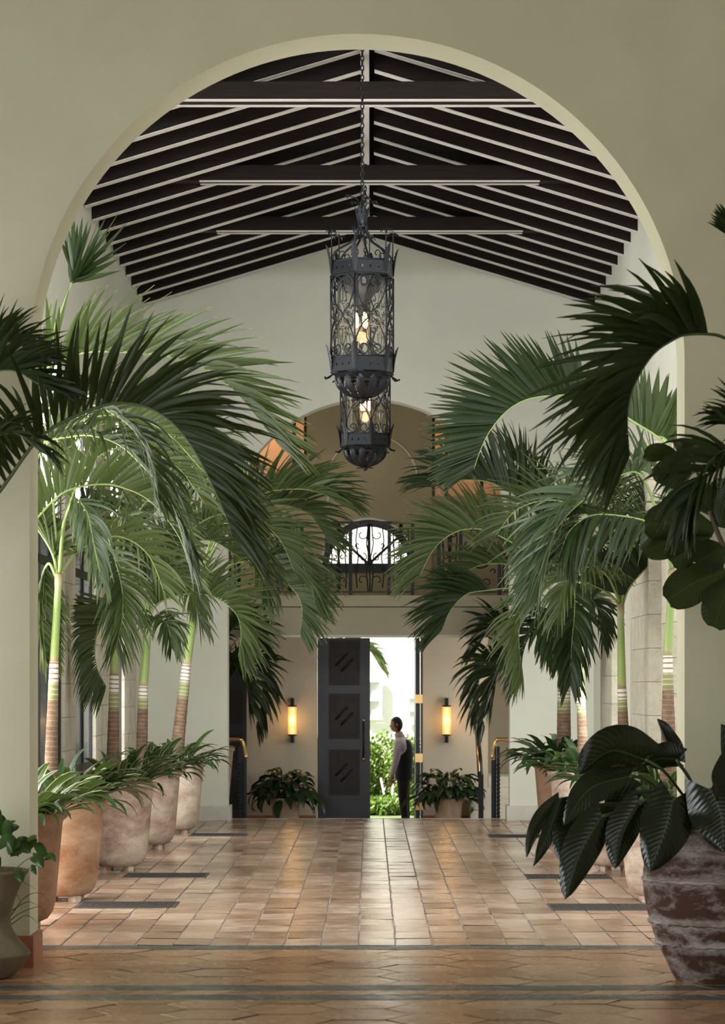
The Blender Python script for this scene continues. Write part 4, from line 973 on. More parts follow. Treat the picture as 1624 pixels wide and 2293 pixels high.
    # corner leaves and flared lips
    for k in range(6):
        v = hx[k]; d = v.normalized(); nh = lambda p, d=d: d
        for (zb, ln) in ((B0+.02, .26), (T0+.02, .28)):
            mb = MB(); acanthus(mb, [v*1.02+Vector((0, 0, zb)), v*1.06+Vector((0, 0, zb+ln*.4)), v*1.13+Vector((0, 0, zb+ln*.8)), v*1.18+Vector((0, 0, zb+ln))], .075, nh)
            mb.build('corner_leaf', IRON, t)
        mb = MB(); acanthus(mb, [v*.95+Vector((0, 0, -.01)), v*1.08+Vector((0, 0, -.035)), v*1.14+Vector((0, 0, -.045)), v*1.20+Vector((0, 0, -.035))], .10, lambda p: Vector((0, 0, 1)))
        mb.build('flared_lip', IRON, t)
        # spike with a little iron flower
        mb = MB().tube([Z_(v*.97, T1), Z_(v*.99, T1+.28), Z_(v*.99, T1+.36)], [.007, .006, .001], 5)
        sp = mb.build('spike', IRON, t); fl = MB()
        for j in range(5):
            a = j*2*PI/5+k; q = Vector((math.cos(a), math.sin(a), 0)); c = Z_(v*.99, T1+.285)
            acanthus(fl, [c, c+q*.03+Vector((0, 0, .02)), c+q*.055+Vector((0, 0, .005)), c+q*.065+Vector((0, 0, -.025))], .035, lambda p: Vector((0, 0, 1)))
        fl.build('iron_flower', IRON, sp)
        # arm curving in to the crown, with a small curl
        mb = MB(); mb.tube(catmull([Z_(v*.93, T1), Z_(v*.92, T1+.06), Z_(v*.72, T1+.13), Z_(v*.36, T1+.20), Z_(v*.18, T1+.29), Z_(v*.13, T1+.37)], 20), .011, 6)
        mb.tube([Z_(v*.80, T1+.0)+d*x*0+Vector((d.x*x, d.y*x, z)) for x, z in [(0, 0)]+spiral((-.06, .07), .045, .01, 0, PI*1.5, 12)], .005, 4)
        mb.build('arm', IRON, t)
    # crown cup
    prof = [(.042, T1+.34), (.055, T1+.35), (.046, T1+.37), (.05, T1+.42), (.066, T1+.48)]
    mb = MB(); mb.lathe(prof, 24)
    for j in range(8):
        a = j*PI/4; q = Vector((math.cos(a), math.sin(a), 0)); acanthus(mb, [q*.062+Vector((0, 0, T1+.46)), q*.073+Vector((0, 0, T1+.51)), q*.08+Vector((0, 0, T1+.54))], .05, lambda p, q=q: q)
    mb.build('crown_cup', IRON, t)
    mb = MB()
    for j, (a, h, r) in enumerate(((2.9, .18, .14), (.3, .12, .12), (3.6, .10, .10), (1.4, .14, .10), (5.1, .13, .12))):
        q = Vector((math.cos(a-rot), math.sin(a-rot), 0)); c = Vector((0, 0, T1+.48))
        tip = c+q*r+Vector((0, 0, h)); mb.tube(catmull([c, c+q*r*.35+Vector((0, 0, h*.8)), tip], 8), .005, 5)
        for m_ in range(4):
            b = m_*PI/2; z = Vector((math.cos(b), math.sin(b), 0)); acanthus(mb, [tip, tip+z*.025+Vector((0, 0, .015)), tip+z*.045+Vector((0, 0, -.02))], .035, lambda p: Vector((0, 0, 1)))
    mb.build('iron_blossoms', IRON, t)
    # leaf basket under the lower band
    for j in range(12):
        a = j*PI/6+.15; q = Vector((math.cos(a), math.sin(a), 0))
        mb = MB(); acanthus(mb, [q*.265+Vector((0, 0, .0)), q*.272+Vector((0, 0, -.07)), q*.235+Vector((0, 0, -.15)), q*.15+Vector((0, 0, -.215)), q*.035+Vector((0, 0, -.25))], .10, lambda p, q=q: q+Vector((0, 0, -.3 if p.z > -.1 else -1.5)))
        mb.build('basket_leaf', IRON, t)
    MB().lathe([(.30, -.005), (.27, -.02), (.26, -.05), (.255, -.05), (.262, -.015), (.30, .004)], 36).build('basket_ring', IRON, t)
    mb = MB().lathe([(.0, -.295), (.02, -.29), (.028, -.27), (.022, -.24), (.04, -.235), (.0, -.23)], 14)
    for j in range(8):
        a = j*PI/4; q = Vector((math.cos(a), math.sin(a), 0)); acanthus(mb, [q*.02+Vector((0, 0, -.24)), q*.07+Vector((0, 0, -.25)), q*.12+Vector((0, 0, -.262))], .035, lambda p: Vector((0, 0, 1)))
    mb.build('petal_finial', IRON, t)
    # chain up to the ridge
    mb = MB(); z = T1+.46; n = 0; top = chain_top-pos[2]
    while z < top:
        q = [Vector((.016*math.cos(a), 0, z+.035+.030*math.sin(a))) for a in [2*PI*i/8 for i in range(8)]]
        if n % 2: q = [Vector((v.y, v.x, v.z)) for v in q]
        mb.tube(q, .0065, 4, closed=True); z += .047; n += 1
    mb.build('chain', IRON, t, kind='stuff')
    return t
zb = P(0, 837, 26.2).z
lantern((-.072, 26.2, zb), math.radians(17), 'nearer and larger-looking wrought iron lantern, its leaf basket overlapping the other', 8.42)
lantern((-.055, 33.0, P(0, 1001, 33).z), math.radians(-17), 'farther hexagonal wrought iron lantern hanging behind and below the nearer one', 8.42)

# ================================================================ foyer beyond the far arch
DZ = 43.5      # door wall plane
FL = -.356     # foyer floor level
def wx(px, Z=DZ): return (px-VX)/F*Z
def wz(py, Z=DZ): return CH-(py-VY)/F*Z
struct(MB().box(-4.39, 4.39, 39.94, 45.4, -.5, FL).box(-3.4, 3.4, 39.76, 39.94, -.5, -.19).build('floor_foyer', TILEH), 'lower tiled foyer floor beyond the step')
mb = MB()
dx0, dx1, dtop = wx(710), wx(947), wz(1427)
mb.box(-4.4, dx0, DZ, DZ+.35, FL, 3.2).box(dx1, wx(1093), DZ, DZ+.35, FL, 3.2).box(dx0, dx1, DZ, DZ+.35, dtop, 3.2)
struct(mb.build('wall_foyer', PLG), 'cream foyer wall around the tall entrance doors')
struct(MB().box(-4.4, -4.2, 39.49, 45.4, FL, 8).build('wall_foyer_left', PLG)); struct(MB().box(4.2, 4.4, 39.49, 45.4, FL, 8).build('wall_foyer_right', PLG))
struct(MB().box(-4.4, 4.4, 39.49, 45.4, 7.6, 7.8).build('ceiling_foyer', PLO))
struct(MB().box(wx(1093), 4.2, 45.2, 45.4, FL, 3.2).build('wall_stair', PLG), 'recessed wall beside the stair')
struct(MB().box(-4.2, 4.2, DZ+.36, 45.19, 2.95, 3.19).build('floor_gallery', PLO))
# gallery slab, fascia, stone ledge
BZ = 41.3
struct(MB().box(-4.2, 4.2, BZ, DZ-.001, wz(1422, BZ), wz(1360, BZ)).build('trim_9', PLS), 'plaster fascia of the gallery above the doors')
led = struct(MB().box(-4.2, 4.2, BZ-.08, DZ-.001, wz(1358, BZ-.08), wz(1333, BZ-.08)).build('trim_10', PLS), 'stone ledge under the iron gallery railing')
struct(MB().box(wx(594, BZ), wx(1112, BZ), BZ-.012, BZ-.0005, wz(1427, BZ), wz(1422, BZ)).build('trim_11', LIME), 'white strip standing in for the daylit underside of the gallery')  # daylight on the soffit painted in as a white strip
# upper gallery wall with niche and fan light
UC = wx(826); fr_ = wx(826+104)-UC; fz = wz(1268)
mb = MB(); arch_wall(mb, wx(687), wx(968), 7.6, UC, fr_, fz, DZ, DZ+.3, zb=wz(1268), n=40)
mb.box(wx(687), wx(968), DZ, DZ+.3, 3.19, wz(1268))
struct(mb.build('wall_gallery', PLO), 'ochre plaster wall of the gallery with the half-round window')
mb = MB(); q = []
nc = wx(835); nz = wz(1075)
pts = [(nc-.725, wz(1180))]+[(nc+.725*math.cos(PI-PI*i/32), nz+.725*math.sin(PI*i/32)) for i in range(33)]+[(nc+.725, wz(1075))]
mb.tube([(x, DZ-.004, z) for x, z in pts], .012, 5); struct(mb.build('trim_12', PL), 'thin arched moulding on the gallery wall')
struct(MB().box(wx(930), wx(968), DZ-.05, DZ-.0005, wz(1075), wz(1062)).box(wx(938), wx(967), DZ-.03, DZ-.0005, 3.37, wz(1075)).build('trim_13', PLO), 'impost and pilaster of the gallery wall')
# fan window
mb = MB(); r0 = fr_-.004
def ring(mb, cx, cz, ra, rb, y0, y1, a0=0, a1=PI, n=40):
    for i in range(n):
        a, b = a0+(a1-a0)*i/n, a0+(a1-a0)*(i+1)/n
        mb.poly([(cx+ra*math.cos(b), cz+ra*math.sin(b)), (cx+ra*math.cos(a), cz+ra*math.sin(a)), (cx+rb*math.cos(a), cz+rb*math.sin(a)), (cx+rb*math.cos(b), cz+rb*math.sin(b))], y0, y1)
ring(mb, UC, fz, r0-.10, r0, DZ+.08, DZ+.16)
mb.box(UC-r0, UC+r0, DZ+.08, DZ+.16, fz, fz+.05)
for a in (PI/4, PI/2, 3*PI/4):
    e = Vector((math.cos(a), 0, math.sin(a))); mb.tube([Vector((UC, DZ+.12, fz+.04)), Vector((UC, DZ+.12, fz))+e*(r0-.08)], .022, 4)
mb.lathe([(0, -.03), (.07, -.03), (.07, .03), (0, .03)], 16, c=(UC, DZ+.12, fz+.05))
fw = struct(mb.build('window_4', STEEL), 'half-round fan window above the gallery, white with daylight')
MB().box(UC-r0+.1, UC+r0-.1, DZ+.118, DZ+.122, fz+.05, fz+.3).build('pane', WGLASS, fw)
mb = MB(); ring(mb, UC, fz, fr_, fr_+.035, DZ-.02, DZ-.0005); struct(mb.build('trim_14', LIME), 'white arched surround of the fan window')
MB().box(wx(720), wx(932), DZ-.05, DZ-.001, wz(1282), wz(1268)).build('sill', STEEL, fw)
# side windows of the gallery, lit amber from the rooms behind
struct(MB().box(-4.2, wx(700), 45.2, 45.4, 3.19, 7.6).box(wx(955), 4.2, 45.2, 45.4, 3.19, 7.6).box(wx(700)-.1, wx(700), DZ+.31, 45.2, 3.19, 7.6).box(wx(955), wx(955)+.1, DZ+.31, 45.2, 3.19, 7.6).build('wall_lounge', WARM), 'amber-lit wall seen through the gallery side windows')
for n, (xa, xb, ms) in enumerate(((540, 687, (575, 658, 684)), (968, 1110, (971, 1001, 1080)))):
    mb = MB(); Zw = DZ+.2
    for x in ms: mb.box(wx(x)-.028, wx(x)+.028, Zw, Zw+.06, 3.19, 7.6)
    for z in (3.2, 4.3, 7.0): mb.box(wx(xa), wx(xb), Zw+.005, Zw+.055, z, z+.06)
    o = struct(mb.build('window_%d' % (5+n), STEEL), 'tall dark framed gallery window glowing amber, %s of the ochre wall' % ('left', 'right')[n])
    xs = [wx(xa)]+[wx(x) for x in ms]+[wx(xb)]
    for a, b in zip(xs, xs[1:]):
        if b-a > .1: MB().box(a+.03, b-.03, Zw+.028, Zw+.032, 3.26, 7.0).build('pane', WGLASS, o)
def point(loc, e, color=(1, .66, .36), r=.15):
    l = bpy.data.lights.new('room_lamp', 'POINT'); l.energy = e; l.color = color; l.shadow_soft_size = r
    o = bpy.data.objects.new('room_lamp', l); COL.objects.link(o); o.location = loc
point((-1.9, 44.5, 6.3), 22); point((1.9, 44.5, 6.3), 22)
for nm_, xa, xb in (('wall_parapet_left', -4.2, wx(687)-.002), ('wall_parapet_right', wx(968)+.002, 4.2)):
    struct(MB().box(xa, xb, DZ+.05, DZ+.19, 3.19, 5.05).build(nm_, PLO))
# iron gallery railings
def rail_panel(mb, x0, x1, z0, z1, y, kind):
    c = (x0+x1)/2; w_ = x1-x0; h = z1-z0
    def T(pts, r=.010): mb.tube([(x, y, z) for x, z in pts], r, 4)
    if kind == 'scroll':
        for s in (-1, 1):
            for (u, v, r, a0, a1) in ((.22, .16, .16, 0, 4.6), (.22, .84, .16, 0, -4.6), (.20, .5, .13, PI/2, -3.5), (.35, .33, .09, 1, 6), (.35, .68, .09, -1, -6)):
                T([(c+s*(x-c), z) for x, z in spiral((c-u*w_, z0+v*h), r*w_, .3*r*w_, a0, a1, 14)], .009)
            T([(c+s*x*w_, z0+z*h) for x, z in ((.05, .0), (.10, .3), (.02, .5), (.10, .7), (.05, 1))])
            T([(c+s*x*w_, z0+z*h) for x, z in ((.36, .05), (.40, .25), (.33, .5), (.40, .75), (.36, .95))])
        T([(c, z0), (c, z1)])
    elif kind == 'sun':
        r = min(w_, h)*.30; cz = z0+h*.5
        T([(c+r*math.cos(a), cz+r*math.sin(a)) for a in [2*PI*i/24 for i in range(25)]], .014)
        T([(c+r*.45*math.cos(a), cz+r*.45*math.sin(a)) for a in [2*PI*i/16 for i in range(17)]], .012)
        for i in range(12):
            a = 2*PI*i/12; T([(c+r*.5*math.cos(a), cz+r*.5*math.sin(a)), (c+r*.85*math.cos(a), cz+r*.85*math.sin(a))], .011)
        for s in (-1, 1):
            for v, q in ((.12, 1), (.88, -1)):
                T([(c+s*(x-c), z) for x, z in spiral((c-.2*w_, z0+v*h), .15*w_, .04*w_, 0, q*4.6, 14)])
                T([(c+s*(x-c), z) for x, z in spiral((c-.38*w_, z0+(v+(.5-v)*.45)*h), .09*w_, .03*w_, 0, q*4.6, 12)])
zr0, zr1 = wz(1331, BZ), wz(1173, BZ)
def railing(name, label, posts, kinds, y, z1=None):
    z1 = z1 or zr1
    t = thing(name, (wx((posts[0]+posts[-1])/2, y), y, wz(1333, y)+.0, ), label, 'railing', 'iron railings of the gallery')
    off = t.location
    def B(mb, nm):
        mb.v = [(x-off.x, yy-off.y, z-off.z) for x, yy, z in mb.v]; return mb.build(nm, IRON, t)
    zz0 = wz(1333, y)+.002
    for p in posts: B(MB().box(wx(p, y)-.028, wx(p, y)+.028, y-.028, y+.028, zz0, z1), 'post')
    B(MB().box(wx(posts[0], y), wx(posts[-1], y), y-.02, y+.02, z1, z1+.035), 'top_rail')
    B(MB().box(wx(posts[0], y), wx(posts[-1], y), y-.012, y+.012, zz0+.04, zz0+.06), 'bottom_rail')
    for a, b, k in zip(posts, posts[1:], kinds):
        mb = MB(); rail_panel(mb, wx(a, y)+.03, wx(b, y)-.03, zz0+.06, z1, y, k); B(mb, 'scroll_panel')
railing('gallery_railing', 'wrought iron scroll railing in front of the half-round window', (732, 785, 872, 924), ('scroll', 'scroll', 'scroll'), BZ-.04)
railing('gallery_railing.001', 'wrought iron gallery railing with a sun motif at the right, among palm tips', (983, 1032, 1119, 1160), ('scroll', 'sun', 'scroll'), BZ-.04)
railing('gallery_railing.002', 'wrought iron gallery railing at the left, mostly behind palm fronds', (492, 535, 622, 676), ('scroll', 'sun', 'scroll'), BZ-.04)

# ---- doors
def door_leaf(name, x0, x1, label):
    t = thing(name, ((x0+x1)/2, DZ+.12, FL), label, 'door'); t['kind'] = 'structure'
    hw = (x1-x0)/2; H = dtop-FL-.01; s = 137.9
    z = lambda py: wz(py)-FL
    pan = [(1433, 1535), (1553, 1655), (1679, 1782)]
    px0, px1 = wx(736)-t.location.x, wx(806)-t.location.x
    MB().box(-hw, px0, -.03, .03, .005, H).box(px1, hw, -.03, .03, .005, H).build('stile', DOORW, t)
    zs = [H]+[q for a, b in pan for q in (z(a), z(b))]+[.005]
    for i in range(0, len(zs), 2): MB().box(px0, px1, -.03, .03, zs[i+1], zs[i]).build('door_rail', DOORW, t)
    for a, b in pan:
        z1, z0 = z(a), z(b); c = (px0+px1)/2; zc = (z0+z1)/2; w_ = (px1-px0)
        p = MB().box(px0, px1, -.005, .015, z0, z1).build('panel', DOORP, t)
        mb = MB(); y0, y1 = -.022, -.0052
        for (xa, xb, za, zb) in ((px0, px0+.03, z0, z1), (px1-.03, px1, z0, z1), (px0+.03, px1-.03, z0, z0+.03), (px0+.03, px1-.03, z1-.03, z1)):
            mb.box(xa, xb, y0, y1, za, zb)
        for sx in (-1, 1):
            for sz in (-1, 1):
                mb.box(*sorted((c+sx*.055, c+sx*w_*.42)), y0, y1, *sorted((zc+sz*.06, zc+sz*.085)))
                mb.box(*sorted((c+sx*.055, c+sx*.08)), y0, y1, *sorted((zc+sz*.085, zc+sz*(z1-z0)*.44)))
                for q in (.12, .17): mb.box(*sorted((c+sx*q, c+sx*(q+.02))), y0, y1, *sorted((zc+sz*.22, zc+sz*.33)))
        a0 = MB()
        for d in (-.045, .045): mb.tube([(c-.10+d, -.02, zc-.10-d), (c+.10+d, -.02, zc+.10-d)], .018, 4)
        mb.build('carving', DOORP, p)
    hb = MB().tube([(wx(814)-t.location.x, -.09, z(1703)), (wx(814)-t.location.x, -.09, z(1612))], .014, 8).build('handle', IRON, t)
    for py in (1613, 1700): MB().tube([(wx(814)-t.location.x, -.03, z(py)), (wx(814)-t.location.x, -.105, z(py))], .018, 8).build('handle_boss', BRASS, hb)
    return t
door_leaf('door_1', wx(711), wx(829), 'closed dark wooden entrance door leaf with three carved panels')
t = thing('door_2', (wx(936), DZ+.9, FL), 'right entrance door leaf folded open and seen on edge, with brass hinges', 'door'); t['kind'] = 'structure'
H = dtop-FL-.01
MB().box(-.035, .035, -.80, .85, .005, H).build('stile', DOORW, t)
MB().box(.04, .075, -.895, -.84, .0, H).build('pale_jamb_strip', PALEMETAL, t)
for py in (1565, 1697, 1804):
    zz = wz(py)-FL; MB().box(-.045, .078, -.93, -.896, zz-.07, zz+.07).build('hinge', BRASS, t)
struct(MB().box(wx(943), wx(947)-.001, DZ-.02, DZ+.2, FL, dtop).build('trim_15', DOORW))
t = thing('door_3', (wx(531), DZ-.1, FL), 'dark door standing at the left end of the foyer', 'door'); t['kind'] = 'structure'
MB().box(-.16, .16, -.03, .03, 0, 2.68).build('stile', DOORW, t)
for z0 in (.3, 1.0, 1.7): MB().box(-.10, .10, -.04, -.0305, z0, z0+.55).build('panel', DOORP, t)
struct(MB().box(-1.99, dx0-.02, DZ-.025, DZ-.0005, FL, wz(1826)).build('baseboard_foyer_left', SKIRT)); struct(MB().box(dx1+.01, wx(1060), DZ-.025, DZ-.0005, FL, wz(1826)).build('baseboard_foyer_right', SKIRT))

# ---- wall sconces
for i, (px, lb) in enumerate(((655, 'glowing tubular wall sconce left of the dark carved door'), (1000, 'glowing tubular wall sconce right of the open doorway'))):
    t = thing('wall_sconce', (wx(px), DZ-.10, wz(1612)), lb, 'wall lamp', 'foyer wall sconces')
    zz = lambda py: wz(py)-wz(1612)
    MB().box(-.028, .028, -.028, .099, zz(1580), zz(1563)).box(-.028, .028, -.028, .099, zz(1663), zz(1648)).build('bracket', IRON, t, kind='stuff')
    for a in (1581, 1646): MB().lathe([(0, zz(a)-.01), (.072, zz(a)-.01), (.072, zz(a)+.012), (0, zz(a)+.012)], 20).build('disc', IRON, t)
    MB().lathe([(0, zz(1643)), (.026, zz(1643)), (.026, zz(1584)), (0, zz(1584))], 14).build('glowing_tube', BULBF, t)
    for k in range(8):
        a = k*PI/4; MB().tube([(.058*math.cos(a), .058*math.sin(a), zz(1645)), (.058*math.cos(a), .058*math.sin(a), zz(1582))], .009, 6).build('glass_rod', AMBER, t)
    l = bpy.data.lights.new('sconce_light', 'POINT'); l.energy = 3.2; l.color = (1, .60, .24); l.shadow_soft_size = .05
    lo = bpy.data.objects.new('sconce_light', l); COL.objects.link(lo); lo.parent = t; lo.location = (0, -.08, 0)

# ---- foyer planters with dark bushes
FP = [(0, 0), (.17, 0), (.19, .02), (.225, .42), (.235, .48), (.25, .49), (.25, .53), (.235, .54), (.22, .53), (.21, .46)]
fl_m = [leaf_mesh(R_.uniform(.24, .36), R_.uniform(.10, .13), R_.uniform(.9, 1.5), R_.uniform(1.6, 3.0), DARKF, twist=R_.uniform(-.5, .5), petiole=.1) for _ in range(8)]
for nm, px, lb in (('round_planter', 640, 'bushy dark plant in a round clay pot under the left sconce'), ('round_planter.001', 1004, 'bushy dark plant in a round clay pot under the right sconce, near the man')):
    t = thing(nm, (wx(px, 42.7), 42.7, FL), lb, 'potted plant', 'foyer pots with bushy plants')
    MB().lathe(FP, 36).build('pot', WICK, t); MB().lathe([(.215, .46), (0, .48)], 16).build('soil', SOIL, t)
    scatter_leaves(t, 60, fl_m, .20, .52, (1.0, 1.5), .8, random.Random(px))
    st = MB()
    for k in range(14):
        a = k*2.4; st.tube([(0, 0, .47), (.05*math.cos(a), .05*math.sin(a), .6), (.16*math.cos(a), .16*math.sin(a), .78)], .006, 5)
    st.build('stems', STEMD, t, kind='stuff')
    scatter_leaves(t, 50, fl_m, .20, .80, (.8, 1.15), .9, random.Random(px+1))
    scatter_leaves(t, 40, fl_m, .26, .66, (.9, 1.3), 1.1, random.Random(px+2))

# ---- stairs, posts, rails
st = thing('staircase', (2.6, 43.2, FL), 'pale stone stair rising to the right of the foyer', 'stairs'); st['kind'] = 'structure'
for k in range(5):
    x0 = wx(1056, 42.3) if k < 4 else wx(1094); y0 = 42.3+.3*k
    MB().box(x0-2.6, 1.55, y0-43.2, (DZ-.002 if k < 4 else 45.19)-43.2, .0 if k == 0 else .17*k+.001, .17*(k+1)).build('step', LIME, st)
t = thing('stair_handrail', (wx(1078, 42.2), 42.2, FL), 'slim black stair rail rising beside the right potted bush', 'handrail')
o = t.location
MB().box(-.045, .035, -.03, .03, 0, wz(1735, 42.2)-FL).build('post', IRON, t)
MB().tube([P(1076, 1738, 42.2)-o, P(1074, 1700, 42.5)-o, P(1066, 1604, 43.35)-o], [.045, .045, .034], 8).build('rail', IRON, t)
MB().tube([P(1073.5, 1728, 42.14)-o, P(1070, 1672, 42.6)-o], .012, 6).build('brass_strip', BRASS, t)
for s, nm, lb in ((-1, 'brass_handrail', 'brass topped black handrail behind the left foot of the far arch'), (1, 'brass_handrail.001', 'brass topped black handrail behind the right foot of the far arch')):
    Zh = 40.15; e = 545 if s < 0 else 1108
    t = thing(nm, (wx(e, Zh), Zh, FL), lb, 'handrail', 'brass handrails at the foyer steps'); o = t.location
    X = lambda d: e+s*d    # d: px outward from the centre line
    MB().tube(catmull([P(X(75), 1657, Zh+.1)-o, P(X(12), 1656, Zh)-o, P(X(4), 1658, Zh)-o, P(X(-1), 1668, Zh)-o, P(X(-6), 1698, Zh-.05)-o], 24), .030, 8).build('brass_rail', BRASS, t)
    for dd, w_ in ((8, .022), (-3, .03), (2, .012)):
        q = P(X(dd), 1670 if dd > -3 else 1700, Zh)-o; MB().box(q.x-w_, q.x+w_, -.02, .02, 0.0, q.z-.01).build('post', IRON, t)
    st_ = MB()
    for k in range(14): q = P(X(8), 1712+k*9, Zh)-o; st_.tube([(q.x-.03, -.03, q.z-.012), (q.x+.03, -.03, q.z+.012)], .010, 4)
    st_.build('studs', STEEL, t, kind='stuff')

# ================================================================ outdoors through the doorway
struct(MB().box(-14, 14, 45.5, 75, -.6, FL-.02).build('ground', GROUND))
fac = struct(MB().box(-14, 14, 60, 60.4, -.5, 16).build('facade', WHITEW), 'sunlit white building front across the garden')
fac['category'] = 'building'
for xa_, ya_, xb_, yb_ in ((-9, 19, -3.72, 40), (-10.5, 4, -6.22, 18.8)):
    struct(MB().box(xa_, xb_, ya_, yb_, 5.55, 5.75).build('sun_block_slab', PLG))  # unseen slabs added to keep the sun out of the hall and loggia
for i, (xa, xb, ya, yb) in enumerate(((812, 856, 1521, 1612), (911, 934, 1558, 1622))):
    x0, x1, z0, z1 = wx(xa, 60), wx(xb, 60), wz(yb, 60), wz(ya, 60)
    f = MB()
    for q in ((x0, x0+.06, z0, z1), (x1-.06, x1, z0, z1), (x0+.06, x1-.06, z0, z0+.06), (x0+.06, x1-.06, z1-.06, z1), (x0+.06, x1-.06, (z0+z1)/2-.03, (z0+z1)/2+.03)): f.box(q[0], q[1], 59.90, 59.96, q[2], q[3])
    o = struct(f.build('window_%d' % (8+i), WHITEW), 'pale framed sash window of the white building, %s' % ('nearer the dark door', 'beside the open door edge')[i])
    MB().box(x0+.05, x1-.05, 59.965, 59.97, z0+.05, z1-.05).build('pane', mat('pale_reflective_pane%d' % i, (.62, .66, .68), .2), o)
hd = thing('hedge', (.2, 51, FL), 'bright yellow-green garden hedge behind the man', 'hedge'); rnd = random.Random(3)
def leaf_blob(mb, c, r, n, size):
    for i in range(n):
        a, b = rnd.uniform(0, 2*PI), math.acos(rnd.uniform(-1, 1)); q = rnd.random()**.33
        p = Vector((c[0]+r[0]*q*math.sin(b)*math.cos(a), c[1]+r[1]*q*math.sin(b)*math.sin(a), max(.02, c[2]+r[2]*q*math.cos(b))))
        d = Vector((rnd.uniform(-1, 1), rnd.uniform(-1, .2), rnd.uniform(-.6, 1))).normalized(); u = d.orthogonal().normalized(); v = d.cross(u); s = size*rnd.uniform(.6, 1.3)
        mb.add([p-u*s, p+v*s*.5, p+u*s, p-v*s*.5], [(0, 1, 2, 3)], False)
for i in range(7):
    mb = MB(); leaf_blob(mb, (-1.2+.42*i, rnd.uniform(-.2, .3), .68), (.42, .5, .72+rnd.uniform(-.02, .14)), 1500, .055)
    mb.build('leafy_mass', HEDGE, hd, kind='stuff')
for i in range(5):
    mb = MB(); leaf_blob(mb, (-.75+.42*i, -2.6+rnd.uniform(-.2, .2), .12), (.36, .4, .22), 800, .05); mb.build('leafy_mass', HEDGE, hd, kind='stuff')
mb = MB()
for i in range(12): x = -1.3+.25*i; mb.tube([(x, .1, 0), (x+.05, .1, .5), (x-.05, .1, 1.0)], .02, 5)
mb.build('stems', STEMD, hd, kind='stuff')
tp = thing('garden_stakes', (wx(870, 50), 50, FL), 'two pale sticks leaning in front of the hedge', 'sticks'); o = tp.location
for a, b in (((877, 1855, 50), (880, 1755, 50)), ((876, 1855, 50), (853, 1742, 50.1))):
    MB().tube([P(*a)-o, P(*b)-o], .018, 6).build('stick', LATH, tp)
gp = thing('garden_palm', (-1.2, 56, FL), 'palm in the sunny garden, its tips showing beside the dark door', 'palm'); o = gp.location
MB().tube([(0, 0, 0), (0, 0, 3.2)], [.09, .06], 10, height=1).build('trunk', TRUNK, gp)
for k, c in enumerate([[(700, 1480, 56), (760, 1440, 56), (820, 1450, 56), (856, 1500, 56)], [(700, 1480, 56), (640, 1430, 56), (580, 1470, 56)]]):
    frond(gp, c, L=.5, mt=PALM, seed=300+k, n=24, w=.06, droop=.6)

# ================================================================ the man in the doorway
MZ = 45.6
man = thing('person', (wx(898, MZ), MZ, FL), 'man in a black waistcoat and pale shirt standing in profile in the doorway', 'person')
mo = man.location; S = F/MZ
def M(px, py, dy=0.0):       # point on the body: picture column/row at the man's depth, dy towards the garden
    q = P(px, py, MZ); return Vector((q.x-mo.x, dy, q.z-mo.z))
def skin(name, chains, mt, root=0, parent=None, sub=2):
    vs, es, rs = [], [], []; idx = {}
    for ch in chains:
        prev = None
        for (p, r) in ch:
            key = (round(p.x, 4), round(p.y, 4), round(p.z, 4))
            if key not in idx: idx[key] = len(vs); vs.append(p); rs.append(r)
            i = idx[key]
            if prev is not None and prev != i: es.append((prev, i))
            prev = i
    me = bpy.data.meshes.new(name); me.from_pydata([tuple(v) for v in vs], es, []); me.materials.append(mt)
    o = place(me, name, parent or man)
    md = o.modifiers.new('Skin', 'SKIN'); md.use_smooth_shade = True
    for i, r in enumerate(rs):
        d = me.skin_vertices[0].data[i]; d.radius = r if isinstance(r, tuple) else (r, r); d.use_root = (i == root)
    s = o.modifiers.new('Subsurf', 'SUBSURF'); s.levels = s.render_levels = sub
    return o
# joints: he faces left (towards -X), slightly turned away
pel = M(904, 1738); chest = M(902, 1688); neckb = M(898, 1655); neckt = M(893, 1643)
shL, shR = M(893, 1665, -.18), M(906, 1665, .18)
elL, elR = M(886, 1705, -.24), M(916, 1703, .22)
haL, haR = M(876, 1742, -.22), M(906, 1741, .22)
hipL, hipR = M(903, 1745, -.09), M(905, 1745, .09)
knL, knR = M(903, 1794, -.10), M(908, 1794, .10)
anL, anR = M(909, 1840, -.10), M(911, 1840, .10)
skin('body', [[(pel, .06), (chest, .10), (neckb, .06), (neckt, .062), (M(891, 1636), .058)],
              [(neckb, .06), (shL, .055), (elL, .042), (haL, .03)], [(neckb, .06), (shR, .055), (elR, .042), (haR, .03)],
              [(pel, .06), (hipL, .05), (knL, .06), (anL, .042)], [(pel, .06), (hipR, .05), (knR, .06), (anR, .042)]], SKIN)
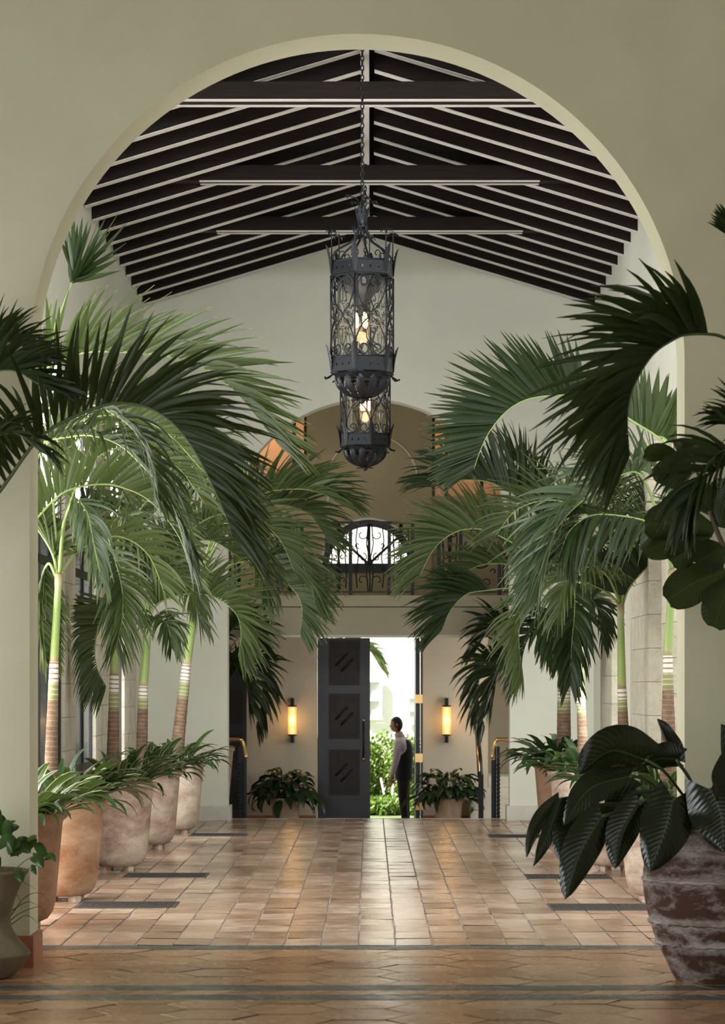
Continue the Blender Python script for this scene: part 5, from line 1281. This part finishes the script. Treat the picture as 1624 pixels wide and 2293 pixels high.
# head with brow, nose, lips and chin in profile towards the left
def head():
    mb = MB(); rows = 18; cols = 24; c = M(887.5, 1623); vs = []
    for i in range(rows+1):
        th = PI*i/rows; z = math.cos(th)
        for k in range(cols):
            a = 2*PI*k/cols; x, y = math.cos(a), math.sin(a); r = math.sin(th)
            px = -x*r*.100; py = y*r*.078; pz = z*.130
            if x > 0:      # the face side points to -X
                f = max(0, x)**3*r
                zz = pz
                px -= f*(.022*math.exp(-((zz+.022)/.017)**2)*(1.0 if abs(py) < .02 else .15)+.006*math.exp(-((zz-.03)/.015)**2)+.010*math.exp(-((zz+.058)/.010)**2)+.016*math.exp(-((zz+.095)/.018)**2))
                px += f*(.012*math.exp(-((zz-.010)/.012)**2))
                if zz < -.05: py *= .80
            else:
                if pz < -.03: px *= .62
            vs.append((c.x+px, c.y+py, c.z+pz))
    fs = [(i*cols+k, i*cols+(k+1) % cols, (i+1)*cols+(k+1) % cols, (i+1)*cols+k) for i in range(rows) for k in range(cols)]
    h = mb.add(vs, fs, True).build('head', SKIN, man)
    for s in (-1, 1):
        MB().lathe([(0, -.006), (.006, 0), (0, .006)], 8, c=(c.x-.083, s*.028, c.z+.008)).build('eye', HAIR, h)
        MB().lathe([(0, -.03), (.016, -.012), (.018, .01), (.008, .028), (0, .03)], 10, c=(c.x+.012, s*.076, c.z-.005)).build('ear', SKIN, h)
    hb = MB(); vs = []; rows_, cols_ = 14, 24
    for i in range(rows_+1):
        for k in range(cols_):
            a = 2*PI*k/cols_; x, y = math.cos(a), math.sin(a)
            lim = (.36 if x > .5 else (.62 if x > -.1 else .82))*PI
            th = lim*i/rows_; r = math.sin(th); q = 1.09
            vs.append((c.x-x*r*.100*q+.006, c.y+y*r*.078*q, c.z+math.cos(th)*.130*1.07+.004))
    fs = [(i*cols_+k, i*cols_+(k+1) % cols_, (i+1)*cols_+(k+1) % cols_, (i+1)*cols_+k) for i in range(rows_) for k in range(cols_)]
    hb.add(vs, fs, True).build('hair', HAIR, h)
head()
def hand(p, s):
    d = Vector((-.10, s*.02, -.99)).normalized(); base = p
    palm_ = [[(base, (.020, .032)), (base+d*.05, (.018, .042)), (base+d*.085, (.015, .040))]]
    o = skin('hand', palm_, SKIN, sub=1); f = MB()
    for k, ln in enumerate((.070, .080, .076, .06)):
        a = base+d*.085+Vector((-.030+.020*k, 0, 0)); e = Vector((-.004, s*-.012, 0))
        f.tube([a, a+d*ln*.45+e, a+d*ln*.8+e*2.6, a+d*ln+e*4], [.0095, .009, .008, .006], 7)
    a = base+d*.02+Vector((-.035, 0, 0)); f.tube([a, a+d*.04+Vector((-.022, 0, 0)), a+d*.075+Vector((-.026, s*-.01, 0))], [.011, .010, .007], 7)
    f.build('fingers', SKIN, o)
hand(haL, -1); hand(haR, 1)
skin('shirt', [[(M(903, 1730), .125), (chest, .150), (M(899, 1659), .125), (M(896, 1649), .082)],
               [(M(899, 1659), .125), (shL, .088), (elL, .060), (M(877.5, 1736, -.22), .040)], [(M(899, 1659), .125), (shR, .088), (elR, .060), (M(907, 1735, .22), .040)]], SHIRT)
MB().tube([M(896, 1652), M(894, 1646), M(891.5, 1640)], [.088, .080, .072], 14).build('shirt_collar', SHIRT, man)
skin('waistcoat', [[(M(904, 1750), (.165, .165)), (M(904, 1735), (.165, .165)), (M(905, 1712), (.160, .160)), (M(905, 1690), (.175, .175)), (M(904, 1668), (.165, .150)), (M(902, 1654), (.11, .10))]], CLOTH)
skin('trousers', [[(M(905, 1735), (.150, .16)), (pel+Vector((0, 0, -.03)), (.150, .155)), (hipL, .115), (knL, .082), (M(908, 1841, -.10), .062)],
                  [(pel+Vector((0, 0, -.03)), (.150, .155)), (hipR, .115), (knR, .082), (M(911, 1841, .10), .062)]], CLOTH)
for s, an in ((-1, anL), (1, anR)):
    MB().lathe([(0, -.02), (.045, -.015), (.05, .01), (.035, .04), (0, .05)], 14).build('shoe', SHOE, man)
    sh = man.children[-1] if False else [c for c in man.children if c.name.startswith('shoe')][-1]
    sh.location = (an.x-.05, an.y, .02); sh.scale = (2.5, 1, 1)
